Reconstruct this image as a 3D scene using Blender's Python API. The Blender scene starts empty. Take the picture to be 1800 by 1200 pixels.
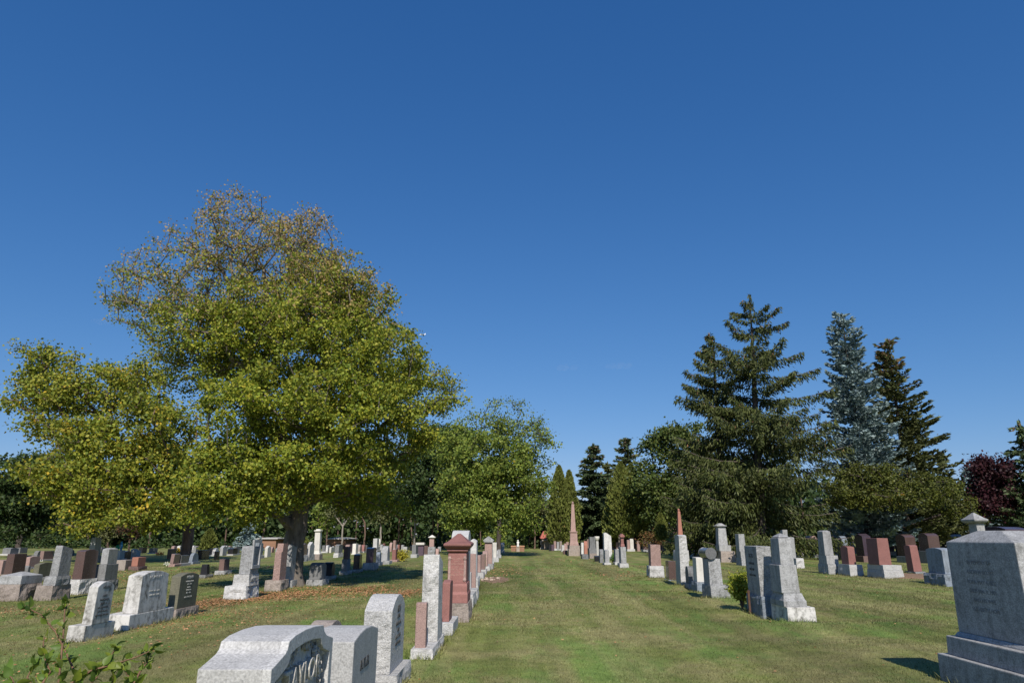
import bpy, bmesh, math, random
import numpy as np
from mathutils import Vector, noise, Matrix

C = bpy.data.collections.new('Scene'); bpy.context.scene.collection.children.link(C)
scene = bpy.context.scene
RAD = math.radians

# ------------------------------------------------------------------ camera
EYE = 1.7; PITCH = RAD(15.9); YAW = RAD(0.33); F = 1200.0
cam_d = bpy.data.cameras.new('camera'); cam = bpy.data.objects.new('camera', cam_d); C.objects.link(cam)
cam.location = (0, 0, EYE); cam.rotation_euler = (RAD(90) + PITCH, 0, YAW)
cam_d.sensor_width = 36; cam_d.lens = 24; cam_d.clip_start = 0.1; cam_d.clip_end = 9000
scene.camera = cam
# ------------------------------------------------------------------ sky and sun
SUN_EL = RAD(42); SUN_AZ = RAD(5)          # the sun stands behind the camera, a little to the right
w = bpy.data.worlds.new('World'); scene.world = w; w.use_nodes = True
nt = w.node_tree; nt.nodes.clear()
wo = nt.nodes.new('ShaderNodeOutputWorld'); bg = nt.nodes.new('ShaderNodeBackground'); sky = nt.nodes.new('ShaderNodeTexSky')
sky.sky_type = 'NISHITA'; sky.sun_disc = False; sky.sun_elevation = SUN_EL; sky.sun_rotation = math.pi - SUN_AZ
sky.air_density = 1.0; sky.dust_density = 0.2; sky.ozone_density = 2.0; sky.altitude = 100
bg.inputs['Strength'].default_value = 0.095
sep = nt.nodes.new('ShaderNodeSeparateColor'); cmb = nt.nodes.new('ShaderNodeCombineColor'); nt.links.new(sky.outputs[0], sep.inputs[0])
for i, (g_, k_) in enumerate(((1.2, .56), (.83, .58), (.65, .80))):      # tone of the clear autumn sky: deeper, more even blue
    m1 = nt.nodes.new('ShaderNodeMath'); m1.operation = 'MULTIPLY'; m1.inputs[1].default_value = .1; nt.links.new(sep.outputs[i], m1.inputs[0])
    m2 = nt.nodes.new('ShaderNodeMath'); m2.operation = 'POWER'; m2.inputs[1].default_value = g_; nt.links.new(m1.outputs[0], m2.inputs[0])
    m3 = nt.nodes.new('ShaderNodeMath'); m3.operation = 'MULTIPLY'; m3.inputs[1].default_value = k_ * 10; nt.links.new(m2.outputs[0], m3.inputs[0]); nt.links.new(m3.outputs[0], cmb.inputs[i])
nt.links.new(cmb.outputs[0], bg.inputs['Color'])
nt.links.new(bg.outputs[0], wo.inputs[0])
sun_d = bpy.data.lights.new('sun', 'SUN'); sun_d.energy = 5.0; sun_d.angle = RAD(0.55); sun_d.color = (1.0, 0.925, 0.82)
sun = bpy.data.objects.new('sun', sun_d); C.objects.link(sun)
sv = Vector((math.sin(SUN_AZ) * math.cos(SUN_EL), -math.cos(SUN_AZ) * math.cos(SUN_EL), math.sin(SUN_EL)))
sun.rotation_euler = sv.to_track_quat('Z', 'Y').to_euler(); sun.location = sv * 60
scene.view_settings.view_transform = 'Standard'; scene.view_settings.look = 'None'
scene.view_settings.exposure = 0.14; scene.view_settings.gamma = 1.0

# ------------------------------------------------------------------ measuring helpers
cP, sP, cY, sY = math.cos(PITCH), math.sin(PITCH), math.cos(YAW), math.sin(YAW)
def ray(px, py):
    a = (px - 900) / F; b = (600 - py) / F
    x, y, z = a, cP - b * sP, sP + b * cP
    return x * cY - y * sY, x * sY + y * cY, z
def G(px, py, z=0.0):                      # the ground point seen at a pixel
    x, y, zz = ray(px, py); t = (z - EYE) / zz
    return x * t, y * t
def AY(px, py, Y):                         # the point seen at a pixel, Y metres ahead
    x, y, z = ray(px, py); t = Y / y
    return Vector((x * t, Y, EYE + z * t))
def AX(px, py, X):                         # the point seen at a pixel on the vertical plane x = X
    x, y, z = ray(px, py); t = X / x
    return Vector((X, y * t, EYE + z * t))

_rs = np.random.RandomState(7)
_W = [(_rs.uniform(0, 6.28), 2 * math.pi / l, a, _rs.uniform(0, 6.28)) for l, a in
      [(23, .03), (14, .022), (9, .02), (6, .016), (4.2, .012), (2.9, .009), (1.9, .006), (1.2, .004)]]
def hgt(x, y):                             # gentle unevenness of the lawn
    s = 0
    for th, k, a, ph in _W: s = s + a * np.sin(k * (x * math.cos(th) + y * math.sin(th) * .6) + ph)
    return s * .8 + .045 * np.sin(y * 2.3 + .4 * np.sin(x * 1.3)) * np.exp(-((x - 5.2 - .02 * y) / 2.6) ** 2) * np.clip((48 - y) / 10, 0, 1) * np.clip((y - 9) / 4, 0, 1)

# ------------------------------------------------------------------ object helpers
def tag(o, label=None, cat=None, group=None, kind=None):
    if label: o['label'] = label
    if cat: o['category'] = cat
    if group: o['group'] = group
    if kind: o['kind'] = kind
    return o
def empty(name, loc, label, cat, group=None, rz=0):
    o = bpy.data.objects.new(name, None); C.objects.link(o); o.location = loc; o.rotation_euler = (0, 0, rz)
    o.empty_display_size = .2
    return tag(o, label, cat, group)
def mesh_obj(name, vs, fs, mat, parent=None, smooth=False, bevel=0, loc=None):
    me = bpy.data.meshes.new(name); me.from_pydata([tuple(v) for v in vs], [], fs); me.update()
    if bevel:
        bm = bmesh.new(); bm.from_mesh(me)
        es = [e for e in bm.edges if len(e.link_faces) == 2 and e.calc_face_angle(0) > .5]
        try: bmesh.ops.bevel(bm, geom=es, offset=bevel, segments=2, affect='EDGES', profile=.6, clamp_overlap=True)
        except Exception: pass
        bm.to_mesh(me); bm.free()
    if smooth: me.polygons.foreach_set('use_smooth', [True] * len(me.polygons))
    if isinstance(mat, (list, tuple)):
        for m in mat: me.materials.append(m)
    else: me.materials.append(mat)
    o = bpy.data.objects.new(name, me); C.objects.link(o)
    if parent is not None: o.parent = parent
    if loc is not None: o.location = loc
    return o
def quads_obj(name, V, mat, parent=None, loc=None, k=4, mi=None):          # V: (n,k,3) array, one small face each
    V = np.asarray(V, dtype=np.float32); n = V.shape[0]
    me = bpy.data.meshes.new(name); me.vertices.add(n * k); me.vertices.foreach_set('co', V.ravel())
    me.loops.add(n * k); me.loops.foreach_set('vertex_index', np.arange(n * k, dtype=np.int32))
    me.polygons.add(n); me.polygons.foreach_set('loop_start', np.arange(0, n * k, k, dtype=np.int32))
    me.update(calc_edges=True)
    for m in (mat if isinstance(mat, (list, tuple)) else [mat]): me.materials.append(m)
    if mi is not None: me.polygons.foreach_set('material_index', np.asarray(mi, dtype=np.int32))
    o = bpy.data.objects.new(name, me); C.objects.link(o)
    if parent is not None: o.parent = parent
    if loc is not None: o.location = loc
    return o

# ------------------------------------------------------------------ materials
def new_mat(name):
    m = bpy.data.materials.new(name); m.use_nodes = True; t = m.node_tree; b = t.nodes['Principled BSDF']
    return m, t, b
def N(t, typ, **kw):
    n = t.nodes.new(typ)
    for k, v in kw.items():
        if k in n.inputs: n.inputs[k].default_value = v
        else: setattr(n, k, v)
    return n
def ramp(t, fac, stops):
    r = t.nodes.new('ShaderNodeValToRGB'); t.links.new(fac, r.inputs[0]); e = r.color_ramp.elements
    while len(e) < len(stops): e.new(.5)
    for i, (p, c) in enumerate(stops):
        e[i].position = p; e[i].color = (c[0], c[1], c[2], 1) if isinstance(c, (tuple, list)) else (c, c, c, 1)
    return r
def mix(t, f, a, b, blend='MIX'):
    m = t.nodes.new('ShaderNodeMix'); m.data_type = 'RGBA'; m.blend_type = blend
    for s, v in ((0, f), (6, a), (7, b)):
        if hasattr(v, 'links'): t.links.new(v, m.inputs[s])
        elif isinstance(v, (tuple, list)): m.inputs[s].default_value = (v[0], v[1], v[2], 1)
        else: m.inputs[s].default_value = v
    return m.outputs[2]
def mul(c, k): return tuple(min(1, v * k) for v in c)
def granite(name, base, rough=.75, speck=.35, stain=.25, stain_col=(.05, .05, .045), bump=.3, coarse=.0, spec=.3, sc=1.0):
    m, t, b = new_mat(name)
    tc = N(t, 'ShaderNodeTexCoord'); oi = N(t, 'ShaderNodeObjectInfo')
    ad = N(t, 'ShaderNodeVectorMath', operation='ADD'); sc2 = N(t, 'ShaderNodeVectorMath', operation='SCALE')
    cmb = N(t, 'ShaderNodeCombineXYZ')
    for i in range(3): t.links.new(oi.outputs['Random'], cmb.inputs[i])
    t.links.new(cmb.outputs[0], sc2.inputs[0]); sc2.inputs['Scale'].default_value = 37
    t.links.new(tc.outputs['Object'], ad.inputs[0]); t.links.new(sc2.outputs[0], ad.inputs[1]); co = ad.outputs[0]
    n1 = N(t, 'ShaderNodeTexNoise', Scale=70 * sc, Detail=2.0); n2 = N(t, 'ShaderNodeTexNoise', Scale=2.4, Detail=8.0, Roughness=.72)
    vo = N(t, 'ShaderNodeTexVoronoi', Scale=70.0 * sc); n3 = N(t, 'ShaderNodeTexNoise', Scale=11.0, Detail=7.0, Roughness=.7)
    mp = N(t, 'ShaderNodeMapping'); mp.inputs['Scale'].default_value = (1, 1, .22); t.links.new(co, mp.inputs[0])
    n4 = N(t, 'ShaderNodeTexNoise', Scale=7.0, Detail=6.0, Roughness=.65); t.links.new(mp.outputs[0], n4.inputs['Vector'])
    for n in (n1, n2, vo, n3): t.links.new(co, n.inputs['Vector'])
    r1 = ramp(t, n1.outputs[0], [(.34, mul(base, 1 - speck)), (.5, base), (.68, mul(base, 1 + speck))])
    r2 = ramp(t, vo.outputs['Color'], [(.1, mul(base, 1 - speck * .9)), (.9, mul(base, 1 + speck * .6))])
    c = mix(t, .45, r1.outputs[0], r2.outputs[0])
    big = ramp(t, n2.outputs[0], [(.3, .78), (.5, 1.0), (.72, 1.12)])
    c = mix(t, .8, c, big.outputs[0], 'MULTIPLY')
    a = N(t, 'ShaderNodeMath', operation='MULTIPLY'); t.links.new(n3.outputs[0], a.inputs[0]); t.links.new(n4.outputs[0], a.inputs[1])
    r3 = ramp(t, a.outputs[0], [(.22, 0.0), (.38, stain)])
    c = mix(t, r3.outputs[0], c, stain_col)
    # a little tint of its own for every stone
    hs = N(t, 'ShaderNodeHueSaturation'); mr = N(t, 'ShaderNodeMapRange'); mr.inputs[3].default_value = .85; mr.inputs[4].default_value = 1.12
    t.links.new(oi.outputs['Random'], mr.inputs[0]); t.links.new(mr.outputs[0], hs.inputs['Value']); t.links.new(c, hs.inputs['Color'])
    t.links.new(hs.outputs[0], b.inputs['Base Color'])
    rr = ramp(t, n3.outputs[0], [(.3, max(.05, rough - .12)), (.7, min(1, rough + .12))]); t.links.new(rr.outputs[0], b.inputs['Roughness'])
    b.inputs['Specular IOR Level'].default_value = spec
    bp = N(t, 'ShaderNodeBump', Strength=bump, Distance=.006); t.links.new(n1.outputs[0], bp.inputs['Height'])
    bp2 = N(t, 'ShaderNodeBump', Strength=coarse, Distance=.05); t.links.new(n3.outputs[0], bp2.inputs['Height'])
    t.links.new(bp.outputs[0], bp2.inputs['Normal']); t.links.new(bp2.outputs[0], b.inputs['Normal'])
    return m
def lawn_colour(t, co, fine):
    def nz(scale, det=6.0, ro=.6, sc=(1, 1, 1), loc=(0, 0, 0), rot=0):
        mp = N(t, 'ShaderNodeMapping'); mp.inputs['Scale'].default_value = sc; mp.inputs['Location'].default_value = loc; mp.inputs['Rotation'].default_value = (0, 0, rot); t.links.new(co, mp.inputs[0])
        n = N(t, 'ShaderNodeTexNoise', Scale=float(scale), Detail=det, Roughness=ro); t.links.new(mp.outputs[0], n.inputs['Vector']); return n.outputs[0]
    g = ramp(t, fine, [(.2, (.062, .080, .018)), (.5, (.145, .172, .045)), (.8, (.25, .26, .095))]).outputs[0]
    d = ramp(t, fine, [(.2, (.085, .072, .030)), (.5, (.215, .20, .082)), (.8, (.36, .335, .17))]).outputs[0]
    gg = ramp(t, fine, [(.2, (.05, .09, .016)), (.5, (.12, .19, .042)), (.8, (.19, .26, .08))]).outputs[0]
    br = ramp(t, fine, [(.2, (.055, .045, .02)), (.5, (.125, .115, .05)), (.8, (.22, .19, .09))]).outputs[0]
    f = ramp(t, nz(.42, 6, .68), [(.44, 0.0), (.58, .9)]).outputs[0]; c = mix(t, f, g, d)
    f2 = ramp(t, nz(.55, 5, .7, (1, .45, 1), (20, 7, 0)), [(.5, 0.0), (.62, .9)]).outputs[0]; c = mix(t, f2, c, gg)
    f3 = ramp(t, nz(.7, 6, .75, (1, .6, 1), (40, 17, 0)), [(.57, 0.0), (.70, .7)]).outputs[0]; c = mix(t, f3, c, br)
    f4 = ramp(t, nz(1.15, 3, .6, (1, .05, 1), (3, 1, 0), .03), [(.5, 0.0), (.66, .75)]).outputs[0]; c = mix(t, f4, c, d)
    s = ramp(t, nz(.9, 3, .6, (1, .06, 1), (13, 1, 0), -.04), [(.36, .66), (.64, 1.25)]).outputs[0]; c = mix(t, .75, c, s, 'MULTIPLY')
    s = ramp(t, nz(2.2, 5), [(.3, .72), (.7, 1.22)]).outputs[0]; return mix(t, .8, c, s, 'MULTIPLY')
def simple(name, col, rough=.7, var=.25, scale=8, spec=.3, metal=0):
    m, t, b = new_mat(name); tc = N(t, 'ShaderNodeTexCoord'); n = N(t, 'ShaderNodeTexNoise', Scale=float(scale), Detail=6.0, Roughness=.65)
    t.links.new(tc.outputs['Object'], n.inputs['Vector'])
    r = ramp(t, n.outputs[0], [(.3, mul(col, 1 - var)), (.7, mul(col, 1 + var))]); t.links.new(r.outputs[0], b.inputs['Base Color'])
    b.inputs['Roughness'].default_value = rough; b.inputs['Specular IOR Level'].default_value = spec; b.inputs['Metallic'].default_value = metal
    return m
def leaf_mat(name, cols, patch=None, top=None, trans=.22, rough=.55, pscale=.5):
    """cols: colours spread over the single leaves; patch: colour that takes over in patches; top: (z0, z1, colour) towards the thin top of the crown"""
    m, t, b = new_mat(name); geo = N(t, 'ShaderNodeNewGeometry'); tc = N(t, 'ShaderNodeTexCoord')
    rnd = geo.outputs['Random Per Island']
    st = [(i / max(1, len(cols) - 1), c) for i, c in enumerate(cols)]
    c = ramp(t, rnd, st).outputs[0]
    n = N(t, 'ShaderNodeTexNoise', Scale=pscale, Detail=3.0, Roughness=.6); t.links.new(tc.outputs['Object'], n.inputs['Vector'])
    big = ramp(t, n.outputs[0], [(.3, .75), (.7, 1.25)]); c = mix(t, 1.0, c, big.outputs[0], 'MULTIPLY')
    if patch:
        n2 = N(t, 'ShaderNodeTexNoise', Scale=pscale * 1.9, Detail=4.0, Roughness=.7); mp = N(t, 'ShaderNodeMapping'); mp.inputs['Location'].default_value = (9, 4, 2)
        t.links.new(tc.outputs['Object'], mp.inputs[0]); t.links.new(mp.outputs[0], n2.inputs['Vector'])
        a = N(t, 'ShaderNodeMath', operation='ADD'); t.links.new(n2.outputs[0], a.inputs[0])
        h = N(t, 'ShaderNodeMath', operation='FRACT'); h2 = N(t, 'ShaderNodeMath', operation='MULTIPLY'); t.links.new(rnd, h2.inputs[0]); h2.inputs[1].default_value = 17.3
        t.links.new(h2.outputs[0], h.inputs[0]); h3 = N(t, 'ShaderNodeMath', operation='MULTIPLY'); t.links.new(h.outputs[0], h3.inputs[0]); h3.inputs[1].default_value = .35
        t.links.new(h3.outputs[0], a.inputs[1])
        f = ramp(t, a.outputs[0], [(patch[1], 0.0), (patch[1] + .1, 1.0)]); c = mix(t, f.outputs[0], c, patch[0])
    if top:
        sx = N(t, 'ShaderNodeSeparateXYZ'); t.links.new(tc.outputs['Object'], sx.inputs[0])
        mr = N(t, 'ShaderNodeMapRange'); mr.inputs[1].default_value = top[0]; mr.inputs[2].default_value = top[1]; t.links.new(sx.outputs[2], mr.inputs[0])
        h = N(t, 'ShaderNodeMath', operation='FRACT'); h2 = N(t, 'ShaderNodeMath', operation='MULTIPLY'); t.links.new(rnd, h2.inputs[0]); h2.inputs[1].default_value = 7.7
        t.links.new(h2.outputs[0], h.inputs[0]); l = N(t, 'ShaderNodeMath', operation='LESS_THAN'); t.links.new(h.outputs[0], l.inputs[0]); t.links.new(mr.outputs[0], l.inputs[1])
        c = mix(t, l.outputs[0], c, top[2])
    t.links.new(c, b.inputs['Base Color']); b.inputs['Roughness'].default_value = rough; b.inputs['Specular IOR Level'].default_value = .25
    tr = N(t, 'ShaderNodeBsdfTranslucent'); t.links.new(c, tr.inputs[0]); ms = N(t, 'ShaderNodeMixShader'); ms.inputs[0].default_value = trans
    out = t.nodes['Material Output']; t.links.new(b.outputs[0], ms.inputs[1]); t.links.new(tr.outputs[0], ms.inputs[2]); t.links.new(ms.outputs[0], out.inputs[0])
    return m
def bark_mat(name, col, col2, scale=6):
    m, t, b = new_mat(name); tc = N(t, 'ShaderNodeTexCoord'); mp = N(t, 'ShaderNodeMapping'); mp.inputs['Scale'].default_value = (1, 1, .25)
    n = N(t, 'ShaderNodeTexNoise', Scale=float(scale), Detail=8.0, Roughness=.7); t.links.new(tc.outputs['Object'], mp.inputs[0]); t.links.new(mp.outputs[0], n.inputs['Vector'])
    r = ramp(t, n.outputs[0], [(.35, col), (.65, col2)]); t.links.new(r.outputs[0], b.inputs['Base Color']); b.inputs['Roughness'].default_value = .9
    bp = N(t, 'ShaderNodeBump', Strength=.8, Distance=.06); t.links.new(n.outputs[0], bp.inputs['Height']); t.links.new(bp.outputs[0], b.inputs['Normal'])
    return m
K = {}
def stone_mats():
    spec = dict(
        lg=((.44, .44, .435), dict(speck=.34, stain=.12)),
        wt=((.55, .545, .535), dict(speck=.3, stain=.4, stain_col=(.13, .125, .11))),
        wm=((.60, .58, .54), dict(speck=.05, stain=.25, stain_col=(.25, .22, .17), bump=.1)),
        wl=((.56, .55, .53), dict(speck=.05, stain=.85, stain_col=(.09, .085, .07), bump=.1)),
        mg=((.33, .335, .34), dict(speck=.42, stain=.5)),
        dg=((.19, .195, .20), dict(speck=.42, stain=.5)),
        bk=((.022, .022, .026), dict(speck=.5, stain=.0, rough=.35, bump=.05)),
        bb=((.21, .245, .29), dict(speck=.2, stain=.5)),
        pk=((.345, .235, .21), dict(speck=.42, stain=.2, stain_col=(.12, .07, .06))),
        rd=((.25, .118, .105), dict(speck=.25, stain=.12, stain_col=(.1, .04, .03))),
        og=((.34, .155, .115), dict(speck=.2, stain=.15, stain_col=(.12, .05, .03))),
        br=((.15, .095, .085), dict(speck=.42, stain=.4)),
        tn=((.31, .265, .235), dict(speck=.25, stain=.45, stain_col=(.09, .075, .065))),
        ol=((.13, .125, .09), dict(speck=.42, stain=.5)),
        pl=((.10, .07, .095), dict(speck=.42, stain=.1)))
    for k, (c, o) in spec.items():
        K[k] = granite(k + '_stone', c, **o)
        o2 = dict(o); o2['bump'] = .6; o2['coarse'] = .9; o2['rough'] = .9; o2['speck'] = o.get('speck', .3) * 1.1
        K[k + 'r'] = granite(k + '_rock_faced', mul(c, 1.0), **o2)
        o3 = dict(o); o3['bump'] = .03; o3['rough'] = .22; o3['stain'] = o.get('stain', 0) * .3; o3['spec'] = .5
        K[k + 'p'] = granite(k + '_polished', mul(c, .62), **o3)
# ------------------------------------------------------------------ stone shapes
def fb(x, y, z, s=1.0):
    return noise.noise(Vector((x * s, y * s, z * s))) + .5 * noise.noise(Vector((x * s * 2.3 + 5, y * s * 2.3, z * s * 2.3))) + .28 * noise.noise(Vector((x * s * 5.1, y * s * 5.1 + 3, z * s * 5.1)))
def rings(rs, w0=0, l0=0):
    """stack of rectangles (half width, half length, z)"""
    vs, fs = [], []
    for a, b, z in rs: vs += [(-a, -b, z), (a, -b, z), (a, b, z), (-a, b, z)]
    n = len(rs)
    for i in range(n - 1):
        for j in range(4): fs.append((4 * i + j, 4 * i + (j + 1) % 4, 4 * i + 4 + (j + 1) % 4, 4 * i + 4 + j))
    fs.append((3, 2, 1, 0)); fs.append(tuple(4 * n - 4 + j for j in range(4)))
    return vs, fs
def rock_box(w, l, h, seg, amp=.02, taper=.03, seed=0, margin=.03):
    nw = max(2, int(w / seg)); nl = max(2, int(l / seg)); nz = max(3, int(h / seg))
    def loop(a, b):
        p = []
        for i in range(nw): p.append((-a + 2 * a * i / nw, -b, 0, -1))
        for i in range(nl): p.append((a, -b + 2 * b * i / nl, 1, 0))
        for i in range(nw): p.append((a - 2 * a * i / nw, b, 0, 1))
        for i in range(nl): p.append((-a, b - 2 * b * i / nl, -1, 0))
        return p
    vs, fs = [], []; m = 2 * (nw + nl)
    for k in range(nz + 1):
        t = k / nz; z = h * t; a = w / 2 * (1 - taper * t); b = l / 2 * (1 - taper * t)
        for x, y, nx, ny in loop(a, b):
            ed = min(a - abs(x) if nx == 0 else 9, b - abs(y) if ny == 0 else 9)
            f = min(1, (h - z) / .05) * (.35 + .65 * min(1, ed / .05))
            d = amp * f * (.35 + 1.5 * fb(x + seed, y - seed, z * 1.2, 3.2 if h > .2 else 5))
            if k == nz: d = -.004
            vs.append((x + nx * d, y + ny * d, z + (0 if k in (0, nz) else amp * .5 * fb(x, y + seed, z + 7, 5))))
        if k:
            o = (k - 1) * m
            for j in range(m): fs.append((o + j, o + (j + 1) % m, o + m + (j + 1) % m, o + m + j))
    fs.append(tuple(reversed(range(m)))); fs.append(tuple(range(nz * m, nz * m + m)))
    return vs, fs
def top_line(L, H, st):
    """upper outline from y=-L/2 to y=+L/2 : list of (y,z)"""
    a = L / 2; P = []
    if st == 'flat': return [(-a, H), (a, H)]
    if st == 'peak': return [(-a, H - L * .22), (0, H), (a, H - L * .22)]
    if st == 'peakx': return [(-a, H), (a, H)]
    if st == 'slant': return [(-a, H), (-a * .75, H * 1.0), (a, H * .9)]
    if st in ('arch', 'low', 'round', 'serp', 'ogee'):
        rise = {'arch': .16, 'low': .07, 'round': .5, 'serp': .1, 'ogee': .13}[st] * L
        n = 12
        if st == 'serp':
            for i in range(n + 1):
                s = i / n; y = -a + L * s; P.append((y, H - rise * (1 - (.5 - .5 * math.cos(2 * math.pi * min(1, max(0, s)))) ** .8)))
        elif st == 'ogee':
            P.append((-a, H - rise)); P.append((-a * .72, H - rise))
            for i in range(n + 1):
                s = i / n; P.append((-a * .72 + a * 1.44 * s, H - rise * .6 * (2 * s - 1) ** 2 - 0))
            P.append((a * .72, H - rise)); P.append((a, H - rise))
        else:
            for i in range(n + 1):
                s = 2 * i / n - 1; P.append((a * s, H - rise + rise * math.sqrt(max(0, 1 - s * s)) if st == 'round' else H - rise * s * s))
        return P
    return [(-a, H), (a, H)]
def slab(w, l, h, st='flat', taper=(.0, .0), rough=0, seed=0, seg=.09, line=None):
    """tablet: outline in the y-z plane, w thick in x; rough > 0 breaks the ends, taper = share lost at the top in x and y"""
    T = line if line else top_line(l, h, st)
    out = [(-l / 2, 0)]; nz = max(2, int(h / seg)) if rough else 1
    z0 = T[0][1]; z1 = T[-1][1]
    for i in range(1, nz): out.append((-l / 2, z0 * i / nz))
    out += T
    for i in range(nz - 1, 0, -1): out.append((l / 2, z1 * i / nz))
    out.append((l / 2, 0))
    nx = max(3, int(w / seg)) if rough else 1
    if st == 'peakx': nx = 2
    m = len(out); vs, fs = [], []
    for i in range(nx + 1):
        s = i / nx
        for j, (y, z) in enumerate(out):
            q = z / h; yy = y * (1 - taper[1] * q); xx = (-w / 2 + w * s) * (1 - taper[0] * q); zz = z
            if rough and 0 < i < nx and 0 < z:
                f = min(1, 4 * min(s, 1 - s)); d = rough * f * (.3 + 1.5 * fb(xx + seed, y * .3 + seed, z, 4.0))
                if 1 <= j <= nz or j >= m - 1 - nz: yy += math.copysign(d, y)
            if st == 'peakx' and i == 1 and z > h * .9: zz = h + w * .3
            vs.append((xx, yy, zz))
        if i:
            o = (i - 1) * m
            for j in range(m): fs.append((o + j, o + m + j, o + m + (j + 1) % m, o + (j + 1) % m))
    fs.append(tuple(range(m))); fs.append(tuple(reversed(range(nx * m, nx * m + m))))
    # faces must point outwards
    return vs, fs
def fix(me_vs, fs):
    me = bpy.data.meshes.new('t'); me.from_pydata([tuple(v) for v in me_vs], [], fs); bm = bmesh.new(); bm.from_mesh(me)
    bmesh.ops.recalc_face_normals(bm, faces=bm.faces); vs = [v.co[:] for v in bm.verts]; f2 = [tuple(v.index for v in f.verts) for f in bm.faces]
    bm.free(); bpy.data.meshes.remove(me); return vs, f2
def cyl_y(r, l, n=20, zc=0):
    vs, fs = [], []
    for y in (-l / 2, l / 2):
        for i in range(n): a = 2 * math.pi * i / n; vs.append((r * math.cos(a), y, zc + r * math.sin(a)))
    for i in range(n): fs.append((i, (i + 1) % n, n + (i + 1) % n, n + i))
    fs.append(tuple(range(n))); fs.append(tuple(reversed(range(n, 2 * n)))); return vs, fs
def lathe(prof, n=14):
    vs, fs = [], []
    for r, z in prof:
        for i in range(n): a = 2 * math.pi * i / n; vs.append((r * math.cos(a), r * math.sin(a), z))
    for k in range(len(prof) - 1):
        for i in range(n): fs.append((k * n + i, k * n + (i + 1) % n, (k + 1) * n + (i + 1) % n, (k + 1) * n + i))
    fs.append(tuple(reversed(range(n)))); fs.append(tuple(range((len(prof) - 1) * n, len(prof) * n))); return vs, fs
def text_mesh(s, size, name, mat, parent, loc, face=1, depth=.004, sx=1.0, align='CENTER', spacing=1.0, bevel=0):
    """writing on a face whose normal is +x (face=1), -x (face=-1) or -y (face=0)"""
    cu = bpy.data.curves.new('t', 'FONT'); cu.body = s; cu.size = size; cu.align_x = align; cu.align_y = 'CENTER'; cu.extrude = depth
    cu.space_character = spacing; cu.resolution_u = 3; cu.bevel_depth = bevel; cu.bevel_resolution = 1 if bevel else 0
    o = bpy.data.objects.new('t', cu); C.objects.link(o); dg = bpy.context.evaluated_depsgraph_get(); me = bpy.data.meshes.new_from_object(o.evaluated_get(dg))
    bpy.data.objects.remove(o); me.materials.clear(); me.materials.append(mat); me.name = name
    for v in me.vertices:
        x, y, z = v.co; x *= sx
        v.co = (z, x, y) if face == 1 else ((-z, -x, y) if face == -1 else (x, -z, y))
    r = bpy.data.objects.new(name, me); C.objects.link(r); r.parent = parent; r.location = loc
    return r

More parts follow.
